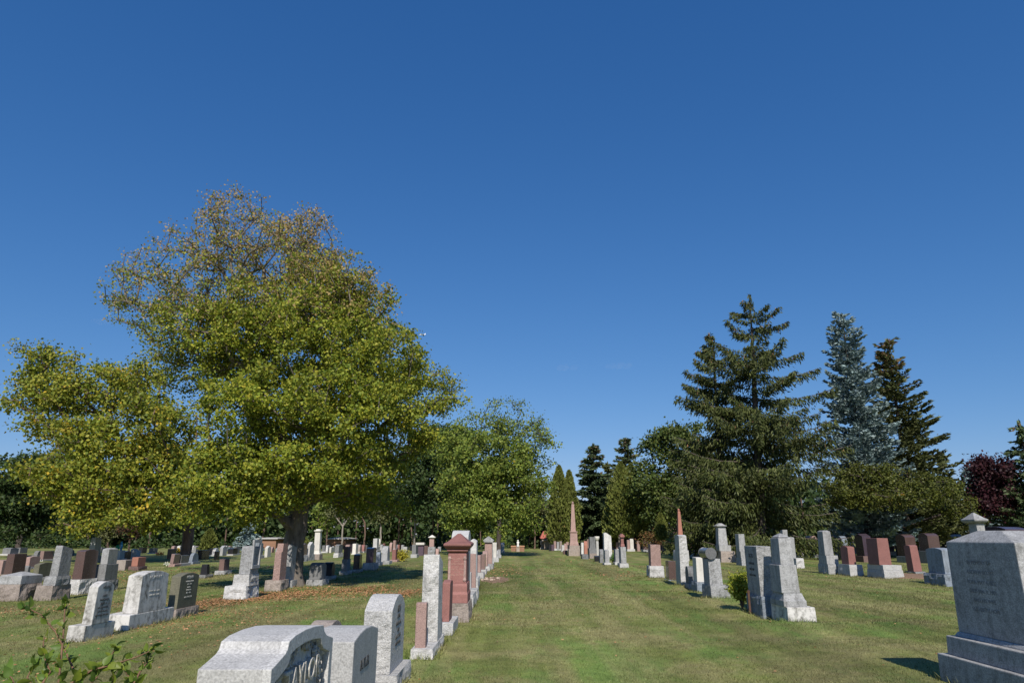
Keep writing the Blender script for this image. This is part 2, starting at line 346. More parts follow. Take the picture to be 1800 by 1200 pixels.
# ------------------------------------------------------------------ monuments
STONES = []                # footprints, for the long grass at their feet
def mon(label, x, ys, tiers, L=None, side=1, name='headstone', cat='headstone', group=None, lean=None, dy=0, X=None, at=None, rz=0):
    """x: pixel of the middle of the near face at the ground; ys: pixel heights of the joints, ground first; tiers: (kind, width px, length m, stone, options)"""
    gx, gy = G(x, ys[0] if ys[0] > 20 else 1100)
    if at: gx, gy = at
    k = math.hypot(1, 0) * ((gy * cP - EYE * sP) / F)          # metres per pixel at the near face
    zs = [EYE + ray(x, y)[2] / ray(x, y)[1] * gy for y in ys]; zs = [y if 0 < y < 20 else z for y, z in zip(ys, zs)]; zs[0] = 0
    l0 = tiers[0][2]; w0 = tiers[0][1] * k
    cx, cy = gx, gy + l0 / 2
    gz = float(hgt(np.float64(cx), np.float64(cy)))
    far = gy > 45; seg = .055 if gy < 16 else (.08 if gy < 30 else (.13 if gy < 60 else .3))
    bev = .012 if gy < 20 else (.015 if gy < 60 else 0)
    single = len(tiers) == 1 and not tiers[0][4:] or (len(tiers) == 1 and not tiers[0][4].get('text'))
    root = None
    sd = random.random() * 50
    if not single:
        root = empty(name, (cx, cy, gz), label, cat, group, rz)
    STONES.append((cx, cy, w0, l0))
    res = []
    for i, T in enumerate(tiers):
        kind, wp, l, st = T[:4]; o = T[4] if len(T) > 4 else {}
        w_ = wp * k if wp > 0 else -wp; z0, z1 = zs[i], zs[i + 1]; h = z1 - z0 + (.07 if i == 0 else 0)
        dx = o.get('dx', 0) * k; ddy = o.get('dy', 0); part = o.get('part'); smooth = False; b = bev; m = K[st] if isinstance(st, str) else st
        if kind == 'rock':
            vs, fs = rock_box(w_, l, h, seg, amp=o.get('amp', .022), taper=o.get('taper', .05), seed=sd + i); b = 0; part = part or 'base'; m = K[st + 'r'] if isinstance(st, str) and not st.endswith('r') else m
        elif kind == 'box':
            tp = o.get('taper', 0); vs, fs = rings([(w_ / 2, l / 2, 0), (w_ / 2 * (1 - tp), l / 2 * (1 - tp), h)]); part = part or 'block'
        elif kind == 'hipbox':     # block with a shallow hipped top
            tp = o.get('taper', .05); hh = h * o.get('hip', .12); a, c2 = w_ / 2 * (1 - tp), l / 2 * (1 - tp); rr = o.get('ridge', .15)
            vs, fs = rings([(w_ / 2, l / 2, 0), (a, c2, h - hh), (a * rr, c2 * max(rr, .1) if not o.get('long') else c2 - a * (1 - rr), h)]); part = part or 'tablet'
        elif kind == 'slab':
            if o.get('line'): mz = max(q_[1] for q_ in o['line']); o['line'] = [(q_[0], q_[1] * (z1 - z0) / mz + (h - z1 + z0)) for q_ in o['line']]
            vs, fs = slab(w_, l, h, o.get('top', 'flat'), o.get('taper', (0, 0)), o.get('rough', 0), sd, seg, o.get('line')); vs, fs = fix(vs, fs); part = part or 'tablet'
            if o.get('rough'): b = 0 if gy > 14 else .008
        elif kind == 'slopebox':   # top falling from left to right
            a, c2 = w_ / 2, l / 2; out = [(-a, 0), (-a * .98, h * .94), (-a * .75, h), (-a * .3, h * .985), (a * .8, h * .86), (a * .86, h * .84), (a, 0)]
            vs = [(p_, y_, q_) for y_ in (-c2, c2) for p_, q_ in out]; mm = len(out); fs = [tuple(range(mm)), tuple(range(mm, 2 * mm))] + [(j, (j + 1) % mm, mm + (j + 1) % mm, mm + j) for j in range(mm)]; vs, fs = fix(vs, fs); part = part or 'tablet'
        elif kind == 'flare':      # plinth wide at the foot
            fw = o.get('foot', 1.0); hd = o.get('head', .82); a, c2 = w_ / 2, l / 2
            vs, fs = rings([(a * fw, c2 * fw, 0), (a * fw, c2 * fw, h * .45), (a * (fw * .93), c2 * fw * .93, h * .55), (a * hd * 1.04, c2 * hd * 1.04, h * .86), (a * hd, c2 * hd, h)]); part = part or 'plinth'
        elif kind == 'cornice':
            a, c2 = w_ / 2, l / 2
            vs, fs = rings([(a * .80, c2 * .80, 0), (a * .84, c2 * .84, h * .25), (a * .95, c2 * .95, h * .45), (a, c2, h * .6), (a, c2, h * .9), (a * .97, c2 * .97, h)]); part = part or 'cornice'
        elif kind == 'roof':       # cornice and pyramid
            a, c2 = w_ / 2, l / 2; e = o.get('eave', .22)
            vs, fs = rings([(a * .78, c2 * .78, 0), (a * .94, c2 * .94, h * e * .5), (a, c2, h * e * .8), (a, c2, h * e * 1.2), (a * .9, c2 * .9, h * (e * 1.2 + .06)), (a * .72, c2 * .72, h * .5), (a * o.get('tip', .08), c2 * o.get('tip', .08), h)]); part = part or 'cap'
        elif kind == 'gable':      # cap with a gable towards the camera
            a = w_ / 2; line = [(-a, h * .35), (0, h), (a, h * .35)]
            vs = []; out = [(-a * .85, 0), (-a * .85, h * .15), (-a, h * .25)] + line + [(a, h * .25), (a * .85, h * .15), (a * .85, 0)]
            for y in (-l / 2, l / 2): vs += [(p, y, q) for p, q in out]
            mm = len(out); fs = [tuple(range(mm)), tuple(range(mm, 2 * mm))] + [(j, (j + 1) % mm, mm + (j + 1) % mm, mm + j) for j in range(mm)]; vs, fs = fix(vs, fs); part = part or 'cap'
        elif kind == 'shaft':
            tp = o.get('top', .55); a, c2 = w_ / 2, l / 2
            vs, fs = rings([(a, c2, 0), (a * tp, c2 * tp, h * .985), (a * tp * .9, c2 * tp * .9, h)]); part = part or 'shaft'
        elif kind == 'log':
            r = (z1 - z0) / 2; vs, fs = cyl_y(r, l, 24, r); part = part or 'roller'; smooth = False; b = .01
        elif kind == 'lathe':
            vs, fs = lathe([(r * w_ / 2, z * h) for r, z in o['prof']]); part = part or 'finial'; smooth = True; b = 0
        if 'shadesmooth' in o: smooth = True
        vs = [(v[0] + dx, v[1] + ddy, v[2] - (.07 if i == 0 else 0)) for v in vs]
        nm = part if root is not None else name
        ob = mesh_obj(nm, vs, fs, m, root, smooth, b, (0, 0, z0) if root is not None else (cx, cy, gz))
        if root is None: tag(ob, label, cat, group); ob.rotation_euler = (0, 0, rz); root_o = ob
        res.append(ob)
        for tx in o.get('text', []):
            s, fy, fz, size, face = tx[:5]; col = tx[5] if len(tx) > 5 else 'ink'; q = fz * h / max(h, .01)
            tp = o.get('taper', 0); tp = tp[0] if isinstance(tp, tuple) else tp
            xx = (w_ / 2 * (1 - tp * fz) + .001) * face + dx if face else dx + fy * w_; yy = fy * l + ddy if face else -l / 2 * (1 - tp * fz) - .001 + ddy
            text_mesh(s, size, 'inscription', MT[col], ob, (xx, yy, fz * h - (.07 if i == 0 else 0)), face, .0035, sx=tx[6] if len(tx) > 6 else 1.0)
    tl = random.Random(int(cx * 977 + cy * 131)); lean = lean or (tl.gauss(0, .5), tl.gauss(0, .55))
    if lean:
        ro = root if root is not None else res[0]; ro.rotation_euler = (RAD(lean[0]), RAD(lean[1]), rz)
    return root if root is not None else res[0]
# ------------------------------------------------------------------ the monuments
stone_mats()
MT = {'faint': simple('worn_letter', (.17, .175, .185), .9), 'ink': simple('cut_letter_shadow', (.07, .07, .07), .9), 'pale': simple('pale_letter', (.40, .25, .21), .8), 'silver': simple('light_letter', (.42, .42, .40), .8),  # near-black letters: the shade inside cut lettering, put into the colour
      'relief': granite('raised_letter_stone', (.44, .42, .38), speck=.3, stain=.5)}

def taylor():
    X = -1.42; pp = [AX(px, py, X) for px, py in ((479, 1175.5), (492, 1161), (503.5, 1147.8), (507.5, 1139.5), (510.5, 1126), (521, 1115.5), (539, 1105), (556, 1099), (570.5, 1097.5))]
    far = [AX(px, py, X) for px, py in ((572, 1108), (576, 1115), (587, 1119.5))]; ya, yb = pp[0].y, far[-1].y; L = yb - ya; W = .45; H = 1.125
    t = empty('monument', (X - W / 2, ya + L / 2, float(hgt(X, 5.0))), 'large light grey monument with raised letters TAYLOR, nearest the camera', 'monument')
    a = L / 2; P = [(v.y - ya - a, v.z) for v in pp] + [(v.y - ya - a, v.z) for v in far]
    line = [(y, z - .22) for y, z in P]
    vs, fs = slab(W - .07, L, .905, line=line, seg=.1, rough=0); vs, fs = fix(vs, fs)
    mesh_obj('tablet', vs, fs, K['lg'], t, False, .006, (-.022, 0, .22))
    vs, fs = rock_box(W + .26, L + .3, .28, .05, .02, .04, 3); mesh_obj('base', vs, fs, K['lgr'], t, False, 0, (0, 0, -.06))
    # raised border round the sunk panel
    xo = W / 2 - .057 - .0001
    def inner(q): y, z = q; s = (a - .085) / a; return (y * s, z - .085)
    O = [(-a, .22)] + P + [(a, .22)]; I = [(-a + .085, .33)] + [inner(p) for p in P] + [(a - .085, .33)]
    n = len(O); vs = []; 
    for xx, ring in ((0, O), (.052, O), (.052, I), (0, I)): vs += [(xx, y, z) for y, z in ring]
    fs = []
    for r in range(3):
        for j in range(n): fs.append((r * n + j, r * n + (j + 1) % n, (r + 1) * n + (j + 1) % n, (r + 1) * n + j))
    vs, fs = fix(vs, fs); mesh_obj('border', vs, fs, K['lg'], t, False, .005, (xo, 0, 0))
    # a fine second rim
    O2 = I; I2 = [(y * .965, z - .018) for y, z in I]; vs = []
    for xx, ring in ((0, O2), (.018, O2), (.018, I2), (0, I2)): vs += [(xx, y, z) for y, z in ring]
    vs, fs = fix(vs, fs); mesh_obj('rim', vs, fs, K['mg'], t, False, 0, (xo, 0, 0))
    text_mesh('TAYLOR', .205, 'inscription', MT['relief'], t, (xo + .021, .02, .80), 1, .0205, sx=.98, spacing=1.05, bevel=.002)
    for fy, fz, s in ((-.26, .945, .05), (-.19, .985, .036), (.07, 1.0, .05), (.14, .97, .04), (.33, .90, .04)):      # carved pansies
        vs, fs = [], []
        for p in range(5):
            an = 1.57 + p * 1.2566; cy, cz = fy + s * .62 * math.cos(an), fz + s * .62 * math.sin(an); o = len(vs); m = 9
            for i in range(m): b = 2 * math.pi * i / m; vs.append((.004, cy + s * .5 * math.cos(b), cz + s * .5 * math.sin(b)))
            for i in range(m): b = 2 * math.pi * i / m; vs.append((.018 + .002 * p, cy + s * .42 * math.cos(b), cz + s * .42 * math.sin(b)))
            vs.append((.009, cy, cz)); c = len(vs) - 1
            for i in range(m): fs += [(o + i, o + (i + 1) % m, o + m + (i + 1) % m, o + m + i), (o + m + i, o + m + (i + 1) % m, c)]
        vs = [(v[0] * 1.6, v[1], v[2]) for v in vs]; mesh_obj('carved_flower', vs, fs, MT['relief'], t, False, 0, (xo, 0, 0))
    for fy in (-.47, .46):                 # leaf sprays at both sides of the panel
        vs, fs = [], []
        for i in range(7):
            z = .48 + .06 * i; s = -1 if i % 2 else 1; o = len(vs); c = .03 * s
            vs += [(.002, fy, z), (.02, fy + c * .5, z + .035), (.008, fy + c, z + .05), (.02, fy + c * .9, z + .02), (.002, fy, z + .07)]
            fs += [(o, o + 3, o + 1), (o + 3, o + 2, o + 1), (o, o + 1, o + 4)]
        vs = [(v[0] * 2.2, v[1], v[2]) for v in vs]; mesh_obj('carved_leaves', vs, fs, MT['relief'], t, False, 0, (xo, 0, 0))
taylor()

A = []   # row along the left side of the lawn, front to back
pp = [AX(px, py, -1.42) for px, py in ((622.5, 1125.6), (632.8, 1111), (643, 1101), (654, 1096.3), (665, 1100))]; _ya, _yb = pp[0].y, pp[-1].y; _m = (_ya + _yb) / 2
mon('plain light grey arched headstone directly behind the TAYLOR monument', 0, [1300, .2, max(v.z for v in pp)], [('rock', -.62, (_yb - _ya) + .3, 'lg'), ('slab', -.42, _yb - _ya, 'lg', {'line': [(v.y - _m, v.z - .2) for v in pp], 'text': [('BUTLER', -.05, .55, .13, 1, 'ink', .85)]})], at=(-1.63, _ya - .15))
mon('low pinkish grey rounded headstone showing between the TAYLOR monument and the arched headstone', 0, [1200, 1093], [('slab', 40, .7, 'tnr', {'top': 'arch', 'rough': .02})], at=(-2.15, 7.9))
mon('light grey arched headstone with rock-faced end and rows of cut letters', 0, [1200, 1186, 1049], [('rock', 78, 1.15, 'lg', {'dx': 4}), ('slab', 53, .95, 'lgr', {'top': 'arch', 'rough': .022, 'taper': (.04, 0),
    'text': [('ROY', 0, .80, .12, 1, 'ink', .9), ('BORN', 0, .70, .07, 1), ('MARCH 1861', 0, .60, .065, 1), ('DIED', 0, .51, .065, 1), ('AUG. 3 1935', 0, .42, .065, 1), ('AGED 74 YEARS', 0, .33, .055, 1)]})], at=(-1.63, 8.5))
mon('tall white rough-faced headstone with sloping top, behind the small pink slab', 740, [1160, 1143, 978], [('rock', 41, 1.75, 'wt', {'text': [('WM', .15, .5, .12, 1, 'ink', 1.2)]}), ('slab', 33, .62, 'wtr', {'top': 'slant', 'rough': .03, 'dx': 1, 'dy': .22, 'taper': (.06, .05)})])
mon('small pink granite slab standing in front of the tall white rough-faced headstone', 739.5, [1150, 1060], [('slab', 19, .17, 'pk', {'top': 'low', 'text': [('JAMES', 0, .8, .03, 1)]})], at=(AY(739.5, 1100, G(740, 1160)[1] + .17).x, G(740, 1160)[1] + .17))
bpy.context.view_layer.update()
mon('narrow red granite slab on a low pale base just before the red gabled pillar', 781, [1119, 1096, 1023], [('box', 24, 1.1, 'lgr', {'part': 'base', 'dx': 3}), ('slab', 14, .55, 'rd', {'top': 'low', 'dx': -1, 'dy': -.12})])
rp = mon('large red granite pillar with roof-shaped cap and inscribed panel, on rough grey base', 800, [1095, 1061, 1026, 973, 966, 938],
    [('rock', 47, 1.15, 'tn', {'dx': 0}), ('flare', 41, .95, 'rd', {'foot': 1.0, 'head': .9, 'part': 'plinth'}), ('box', 34, .78, 'rd', {'part': 'panel_block', 'taper': .02, 'text': [
        ('NANCY WILSON', 0, .82, .052, 0, 'pale', .85), ('WIFE OF', 0, .73, .036, 0, 'pale'), ('JAMES THOM', 0, .64, .05, 0, 'pale', .9), ('DIED', 0, .55, .036, 0, 'pale'), ('MAY 9, 1884', 0, .46, .052, 0, 'pale'), ('BORN', 0, .37, .036, 0, 'pale'), ('AUG. 19, 1836', 0, .28, .052, 0, 'pale', .9)]}),
     ('cornice', 38, .86, 'rd', {}), ('roof', 50, 1.05, 'rd', {'part': 'cap', 'eave': .3, 'tip': .1})])
_k = (G(800, 1095)[1] * cP - EYE * sP) / F
for ch in list(rp.children):
    if ch.name.startswith('panel_block'):
        w_, h_ = 34 * _k, max(v.co.z for v in ch.data.vertices)
        for sx_ in (-1, 1):
            x_ = sx_ * (w_ / 2 - .035); vs, fs = rings([(.022, .008, .04), (.022, .008, h_ - .05)]); mesh_obj('pilaster', vs, fs, K['pk'], ch, False, .003, (x_, -.39, 0))
            for z_ in (.07, h_ - .1):
                vs, fs = lathe([(.01, -.012), (.035, -.004), (.035, .004), (.01, .012)], 8); mesh_obj('carved_rosette', [(v[0], v[2] - .4, v[1] + z_) for v in vs], fs, K['pk'], ch, False, 0, (x_, 0, 0))
mon('tall pale grey headstone with wide arched top rising behind the red gabled pillar', 806, [1071, 1048, 934], [('rock', 44, 1.5, 'lg', {'dx': 4}), ('slab', 31, .95, 'lg', {'top': 'arch', 'dx': -2})])
mon('small white marble tablet on a rough base behind the base of the red gabled pillar', 829, [1058, 1040, 1010], [('rock', 19, 1.0, 'lg'), ('slab', 9, .35, 'wt', {'dx': -8})])
mon('tall whitish headstone with peaked top behind the red gabled pillar', 829, [1037, 1018, 953], [('rock', 22, 1.4, 'lg'), ('slab', 13, .7, 'wt', {'top': 'peakx', 'dx': 0, 'dy': .25})])
mon('narrow pink granite slab leaning before the whitish peaked headstone in the lawn-side row', 827, [1034, 974], [('slab', 12, .18, 'pk', {'top': 'low'})], at=(-1.40, 23.1))
mon('short pink slab, left one of a pair beyond the whitish peaked headstone', 839, [1019, 1008, 977], [('rock', 16, 1.1, 'lg', {'dx': 3}), ('slab', 10, .5, 'pk', {'top': 'low'})])
mon('pink slab with polished dark face, right one of the pair beyond the whitish peaked headstone', 848.5, [1012, 1003, 976], [('rock', 12, 1.1, 'lg'), ('slab', 7, .6, 'pkp', {'top': 'flat'})])
mon('reddish round-topped slab in front of the grey gabled stone', 852, [1006, 997, 970], [('rock', 14, 1.1, 'lg', {'dx': 2}), ('slab', 9, .6, 'pk', {'top': 'round'})])
mon('grey and pink headstone with a small grey gabled roof in the lawn-side row', 858, [1002, 992, 954, 943], [('rock', 18, 1.2, 'mg'), ('slab', 13, .8, 'pk', {}), ('gable', 19, 1.0, 'mg', {})])
mon('narrow grey slab between the grey gabled stone and the plain white slab', 864, [994, 988, 966], [('rock', 8, .9, 'lg'), ('slab', 5, .5, 'wt', {'top': 'low'})])
mon('plain white marble slab left of the dark tree trunk at the far lawn end', 869, [988, 980, 953.5], [('rock', 13, 1.2, 'lg', {'dx': 1}), ('slab', 8.5, .7, 'wm', {'dx': -1})])
mon('grey pillar-shaped stone at the foot of the dark tree trunk by the lawn', 877, [980, 974, 965], [('rock', 8, .9, 'mg'), ('slab', 5, .5, 'mg', {'top': 'low'})])
mon('small white headstone right of the dark tree trunk at the far end of the lawn', 883, [971, 967, 953], [('box', 8, .8, 'lg', {'part': 'base'}), ('slab', 6, .5, 'wt', {'top': 'round'})])
mon('low rounded grey stone far down the row, before the white slab at the dark trunk', 873, [985, 978, 967], [('box', 8, .8, 'lg', {'part': 'base'}), ('slab', 5, .5, 'mg', {'top': 'round'})])

# ---- left of the lawn: the second row, front to back
mon('small white marble arched headstone with cut letters and lichen, nearest behind the twigs', 130, [1127, 1098, 1021.5], [('box', 31, .9, 'wl', {'part': 'base'}), ('slab', 18.5, .52, 'wl', {'top': 'arch', 'dx': 7, 'dy': -.04, 'taper': (.1, .04), 'text': [
    ('HELEN', 0, .86, .07, 1), ('ALSO', 0, .66, .055, 1), ('MARGARET', 0, .56, .055, 1), ('JAMES A.', 0, .47, .055, 1), ('HIS DAUGHTER', 0, .38, .045, 1), ('JOHN ALAN', 0, .29, .055, 1), ('CATHERINE WILLIAMS', 0, .2, .04, 1)]})])
mon('wide white headstone with carved flower borders, on a long white base', 200, [1106, 1080, 1005], [('box', 50, 1.75, 'wl', {'part': 'base', 'dx': 0}), ('slab', 29, 1.1, 'wl', {'top': 'low', 'dx': 10, 'dy': -.05, 'taper': (.12, .03), 'text': [
    ('LOWREY', 0, .84, .1, 1, 'silver', 1.2), ('ROBERT  1858 - 1930', 0, .5, .045, 1, 'silver'), ('ANNIE  1863 - 1941', 0, .4, .045, 1, 'silver')]})])
mon('brown grey headstone with gently arched top and polished dark inscribed face', 295, [1087, 1070, 1007], [('rock', 20, 1.15, 'tn', {'dx': 2}), ('slab', 17, .92, 'ol', {'top': 'low', 'dx': 0, 'taper': (.0, .02), 'text': [('MILLAR', 0, .87, .1, 1, 'silver'), ('WILLIAM J. MILLAR', 0, .75, .045, 1, 'silver'), ('1871 - 1939', 0, .67, .045, 1, 'silver'), ('HIS WIFE', 0, .58, .04, 1, 'silver'), ('MARY BELL', 0, .5, .045, 1, 'silver'), ('1875 - 1952', 0, .42, .045, 1, 'silver'), ('ALSO THEIR SON', 0, .3, .045, 1, 'silver')]})])
r = mon('grey three-block monument with a sunken panel, left of the big maple trunk', 411, [1053, 1028, 1008, 957.5],
    [('rock', 40, 1.05, 'wt', {'amp': .035}), ('rock', 29, .8, 'wt', {'part': 'plinth', 'dx': 6, 'amp': .03, 'text': [('HIGGS', 0, .55, .17, 1, 'silver')]}), ('hipbox', 20, .66, 'mgr', {'dx': 9, 'hip': .05, 'ridge': .8, 'taper': .05})])
def sunk_panel(root, w, l, h, z0, dx, mat):      # frame round a sunken panel on the +x face of a block
    a, b = l / 2, h; O = [(-a, 0), (a, 0), (a, b), (-a, b)]; I = [(-a * .72, b * .12), (a * .72, b * .12), (a * .72, b * .9), (-a * .72, b * .9)]
    vs = []
    for xx, ring in ((-.01, O), (.045, O), (.045, I), (-.01, I)): vs += [(xx, y, z) for y, z in ring]
    fs = [(r_ * 4 + j, r_ * 4 + (j + 1) % 4, (r_ + 1) * 4 + (j + 1) % 4, (r_ + 1) * 4 + j) for r_ in range(3) for j in range(4)]
    vs, fs = fix(vs, fs); return mesh_obj('panel_frame', vs, fs, K[mat], root, False, .008, (dx + w / 2, 0, z0))
_k = (G(411, 1053)[1] * cP - EYE * sP) / F; _h = (G(411, 1053)[1])
sunk_panel(r, 20 * _k * .98, .62, .80, .83, 9 * _k, 'mg')
mon('pink headstone with a stepped broken top, just left of the big maple trunk', 478, [1038, 1019, 954], [('rock', 29, .85, 'tn'), ('slab', 12, .62, 'pkr', {'dx': 3, 'rough': .01, 'line': [(-.31, 1.0), (-.2, 1.05), (-.15, 1.34), (.31, 1.34)], 'taper': (.1, 0)})])
mon('tall grey slab dappled with shade standing against the big maple trunk', 501, [1032, 1019, 956], [('rock', 19, .8, 'mg', {'dx': 3}), ('slab', 12, .62, 'mg', {'top': 'slant', 'taper': (.05, .0)})])
mon('lichen-spotted dark grey headstone with rounded shoulders right of the big maple trunk', 551, [1029, 1018, 988], [('rock', 30, .9, 'mg', {'dx': 1}), ('slab', 22, .62, 'dg', {'top': 'arch'})])
mon('dark headstone with arched top, second right of the big maple trunk, in the crown shade', 573, [1019, 1011, 987], [('rock', 20, .8, 'mg'), ('slab', 15, .5, 'bk', {'top': 'round'})])
mon('slim dark grey pillar with a red top, in the shade right of the maple', 603, [1010, 1003, 982, 960], [('rock', 15, .9, 'mg'), ('box', 9.5, .7, 'dg', {}), ('box', 8, .5, 'br', {})])
mon('slim polished black slab on a pale base, in the shade right of the maple', 624, [1006, 1000, 973], [('rock', 16, .9, 'mg'), ('slab', 11, .55, 'bkp', {'top': 'low'})])
mon('tall dark purple slab on a rough base in the shade, beyond the slim black slab', 647, [1002, 989, 962], [('rock', 21, 1.2, 'mg'), ('slab', 13, .8, 'plp', {'top': 'low'})])
mon('blue grey tablet between the purple slab and the grey twin-column stone', 661, [994, 988, 970], [('rock', 13, 1.0, 'bb'), ('slab', 9.5, .5, 'bb', {'top': 'round'})])
mon('grey headstone like two joined columns with rounded shoulders, at the edge of the maple shade', 674, [992, 986, 960], [('rock', 20, 1.2, 'mg'), ('slab', 11, .9, 'mg', {'top': 'round', 'taper': (.12, .1)})])
mon('red granite slab standing left of the yellow bush', 691, [988, 984, 966], [('box', 14, 1.2, 'pkr', {'part': 'base'}), ('slab', 6.5, .9, 'rd', {})])
mon('purple brown rough stone right against the yellow bush', 700, [986, 968], [('slab', 8, .7, 'brr', {'top': 'round', 'rough': .03})])
# ---- far left cluster
mon('low wide grey monument with hipped top on a rough base, at the left edge', 9, [1056, 1026, 1004.5], [('rock', 43, .95, 'tn', {'amp': .035}), ('hipbox', 40, .9, 'mg', {'hip': .3, 'ridge': .1, 'taper': .03})])
mon('tall tapered grey headstone with slanting top on a two-step base, behind the twigs', 73, [1055, 1028, 1012, 957.5], [('rock', 31, .85, 'tn'), ('rock', 22, .66, 'mg', {'part': 'plinth', 'dx': 4}), ('slab', 15, .52, 'mgr', {'dx': 6, 'taper': (.18, .1), 'rough': .008, 'line': [(-.26, 1.22), (-.24, 1.3), (.26, 1.16)]})])
mon('brownish pink slab with polished brown face, above the low wide monument at left', 9, [1016, 1009, 973], [('rock', 20, .95, 'tn'), ('slab', 15, .78, 'brp', {'taper': (.12, .02)})])
mon('pinkish block cut off by the left picture edge, left of the brownish pink slab', -6, [1010, 984], [('slab', 14, .8, 'pk', {})])
mon('small pinkish headstone with polished top face, second from the left edge beyond the brown slab', 44, [1002, 998, 979], [('rock', 12, .9, 'mg'), ('slab', 8.5, .8, 'pk', {'top': 'low'})])
mon('dark tablet with a round top low in front of the small pinkish headstone', 42, [1008, 993], [('slab', 12, .18, 'dg', {'top': 'round', 'line': None})])
mon('grey headstone with arched top and polished olive face beside the tall tapered stone', 59, [1024, 1017, 991], [('rock', 17, 1.0, 'mg'), ('slab', 9.5, .95, 'ol', {'top': 'low'})])
mon('tall headstone with dark polished brown face and lichen-patched end, on a rough white base', 124, [1044, 1018, 965], [('rock', 25, .95, 'wt', {'amp': .03}), ('slab', 17.5, .72, 'brp', {'top': 'low', 'dx': 2, 'taper': (.1, .03)})])
mon('grey hipped pillar over a dark lower block, right of the lichen-patched brown stone', 167, [1040, 1020, 992, 963], [('rock', 24, .9, 'dg'), ('box', 21, .72, 'dg', {'part': 'lower_block', 'taper': .03}), ('hipbox', 13, .55, 'mg', {'dx': 2, 'hip': .08, 'ridge': .5})])
mon('grey obelisk-like pillar half hidden behind hanging leaves at left', 155, [990, 978, 945], [('box', 13, 1.0, 'mg', {'part': 'base'}), ('shaft', 11, .8, 'mg', {'top': .75})])
mon('small dark grey stone with narrow top, far behind the tall tapered stone', 59, [984, 976, 968], [('box', 10, .7, 'dg', {}), ('slab', 7, .5, 'dg', {'top': 'round'})])
mon('pink-ended dark-faced headstone on a white strip, beyond the tall tapered stone', 70, [986, 983, 968], [('box', 10, 1.3, 'wm', {'part': 'base'}), ('slab', 6.5, 1.1, 'pkp', {})])
mon('small dark stone behind the lichen-patched brown stone', 117, [976, 965], [('slab', 8, .8, 'dg', {'top': 'round'})])
mon('white marble edge-on slab behind the grey hipped pillar', 183, [985, 969], [('slab', 3, .6, 'wm', {})])
mon('dark low stone left of the white framed stone beneath the blue pinwheel', 192, [978, 974, 966], [('box', 14, 1.0, 'lg', {'part': 'base'}), ('slab', 10, .7, 'dg', {})])
mon('white marble headstone with a dark inner face, beside the blue pinwheel', 203, [985.5, 982, 967], [('box', 12, 1.0, 'wm', {'part': 'base'}), ('slab', 7.5, .6, 'wm', {'top': 'flat'})])
mon('brown grey square block with a dark side, in front of the blue pinwheel', 209.5, [1004, 984.5], [('box', 18.5, .95, 'tn', {})])
mon('brown upright stone right of the blue pinwheel', 217, [984, 968], [('slab', 6.5, .7, 'brp', {'top': 'low'})])
mon('orange brown granite block on a dark rough base, right of the brown grey square block', 233, [1004, 996, 980], [('rock', 18, .9, 'br'), ('slab', 11, .75, 'og', {})])
mon('pale grey slab, left one of two beside the small bush stems', 231, [982, 964], [('slab', 6, .6, 'lg', {'top': 'low'})])
mon('whitish slab with green tint, right one of two beside the small bush stems', 236, [983, 967], [('slab', 5, .6, 'wt', {})])
mon('dark headstone with flat top near the orange flower clump', 264, [974, 972, 964], [('box', 12, 1.0, 'lg', {'part': 'base'}), ('slab', 9, .7, 'dg', {})])
mon('pink slanting slab with dark polished face, left of the grey black stone', 300, [995, 990, 972.5], [('box', 13, .9, 'pkr', {'part': 'base'}), ('slab', 6, .75, 'pkp', {'taper': (-.0, .05), 'dx': -1})], lean=(0, 4))
mon('grey black headstone on a wide pale base, right of the pink slanting slab', 312, [994, 989, 975], [('box', 12, 1.25, 'lg', {'part': 'base', 'dx': 0}), ('slab', 7, .95, 'dgp', {})])
mon('dark brown headstone just behind the pink slanting slab', 296, [983, 965], [('slab', 7, .8, 'brp', {})])
mon('shaded dark blue stone under the second maple, right of its trunk', 333, [990, 986, 970], [('box', 12, 1.1, 'bb', {'part': 'base'}), ('slab', 6, .9, 'bb', {'top': 'round'})])
mon('shaded wide black headstone beyond the second maple', 350, [983, 967], [('slab', 8, 1.3, 'bkp', {})])
mon('slim black headstone in the shade beyond the second maple', 378, [983, 968], [('slab', 5, .5, 'bkp', {})])
mon('small dark trapezoid headstone alone on the grass before the grey three-block monument', 352, [1016, 1010, 992], [('rock', 18, .8, 'dg'), ('slab', 12.5, .28, 'bk', {'taper': (.25, .1)})])
mon('reddish grey small headstone alone on the grass just left of the grey three-block monument', 385, [1009, 1002, 981], [('rock', 18, .95, 'mg'), ('slab', 9, .62, 'br', {'top': 'low'})])
# ---- middle distance between the maple trunk and the lawn
mon('tall white marble column with square cap on a brown base, beyond the maple', 554, [983, 973, 969, 965, 934, 928.5], [('box', 14.5, .9, 'tnr', {'part': 'base'}), ('flare', 12.5, .6, 'wm', {}), ('flare', 10.5, .5, 'wm', {'part': 'moulded_foot', 'head': .9}), ('shaft', 10, .5, 'wm', {'top': .9}), ('roof', 12, .66, 'wm', {'part': 'cap', 'eave': .5, 'tip': .5})])
mon('pink granite headstone with polished side on a rough base, right beside the big maple trunk', 527, [986, 975, 954], [('rock', 12, 1.1, 'lg', {'dx': 1}), ('slab', 8.5, .95, 'pkp', {'top': 'low'})])
mon('grey white headstone with gabled top between the pink stone and the white marble column', 538.5, [985, 974, 952], [('rock', 8, 1.5, 'lg', {'dx': 0}), ('slab', 6, 1.15, 'wt', {'top': 'peak'})])
mon('dark rock-faced headstone on a pale base, right of the white marble column', 590, [979, 971, 956], [('rock', 9, 1.7, 'wt'), ('slab', 7, 1.3, 'dgr', {'rough': .02, 'top': 'low'})])
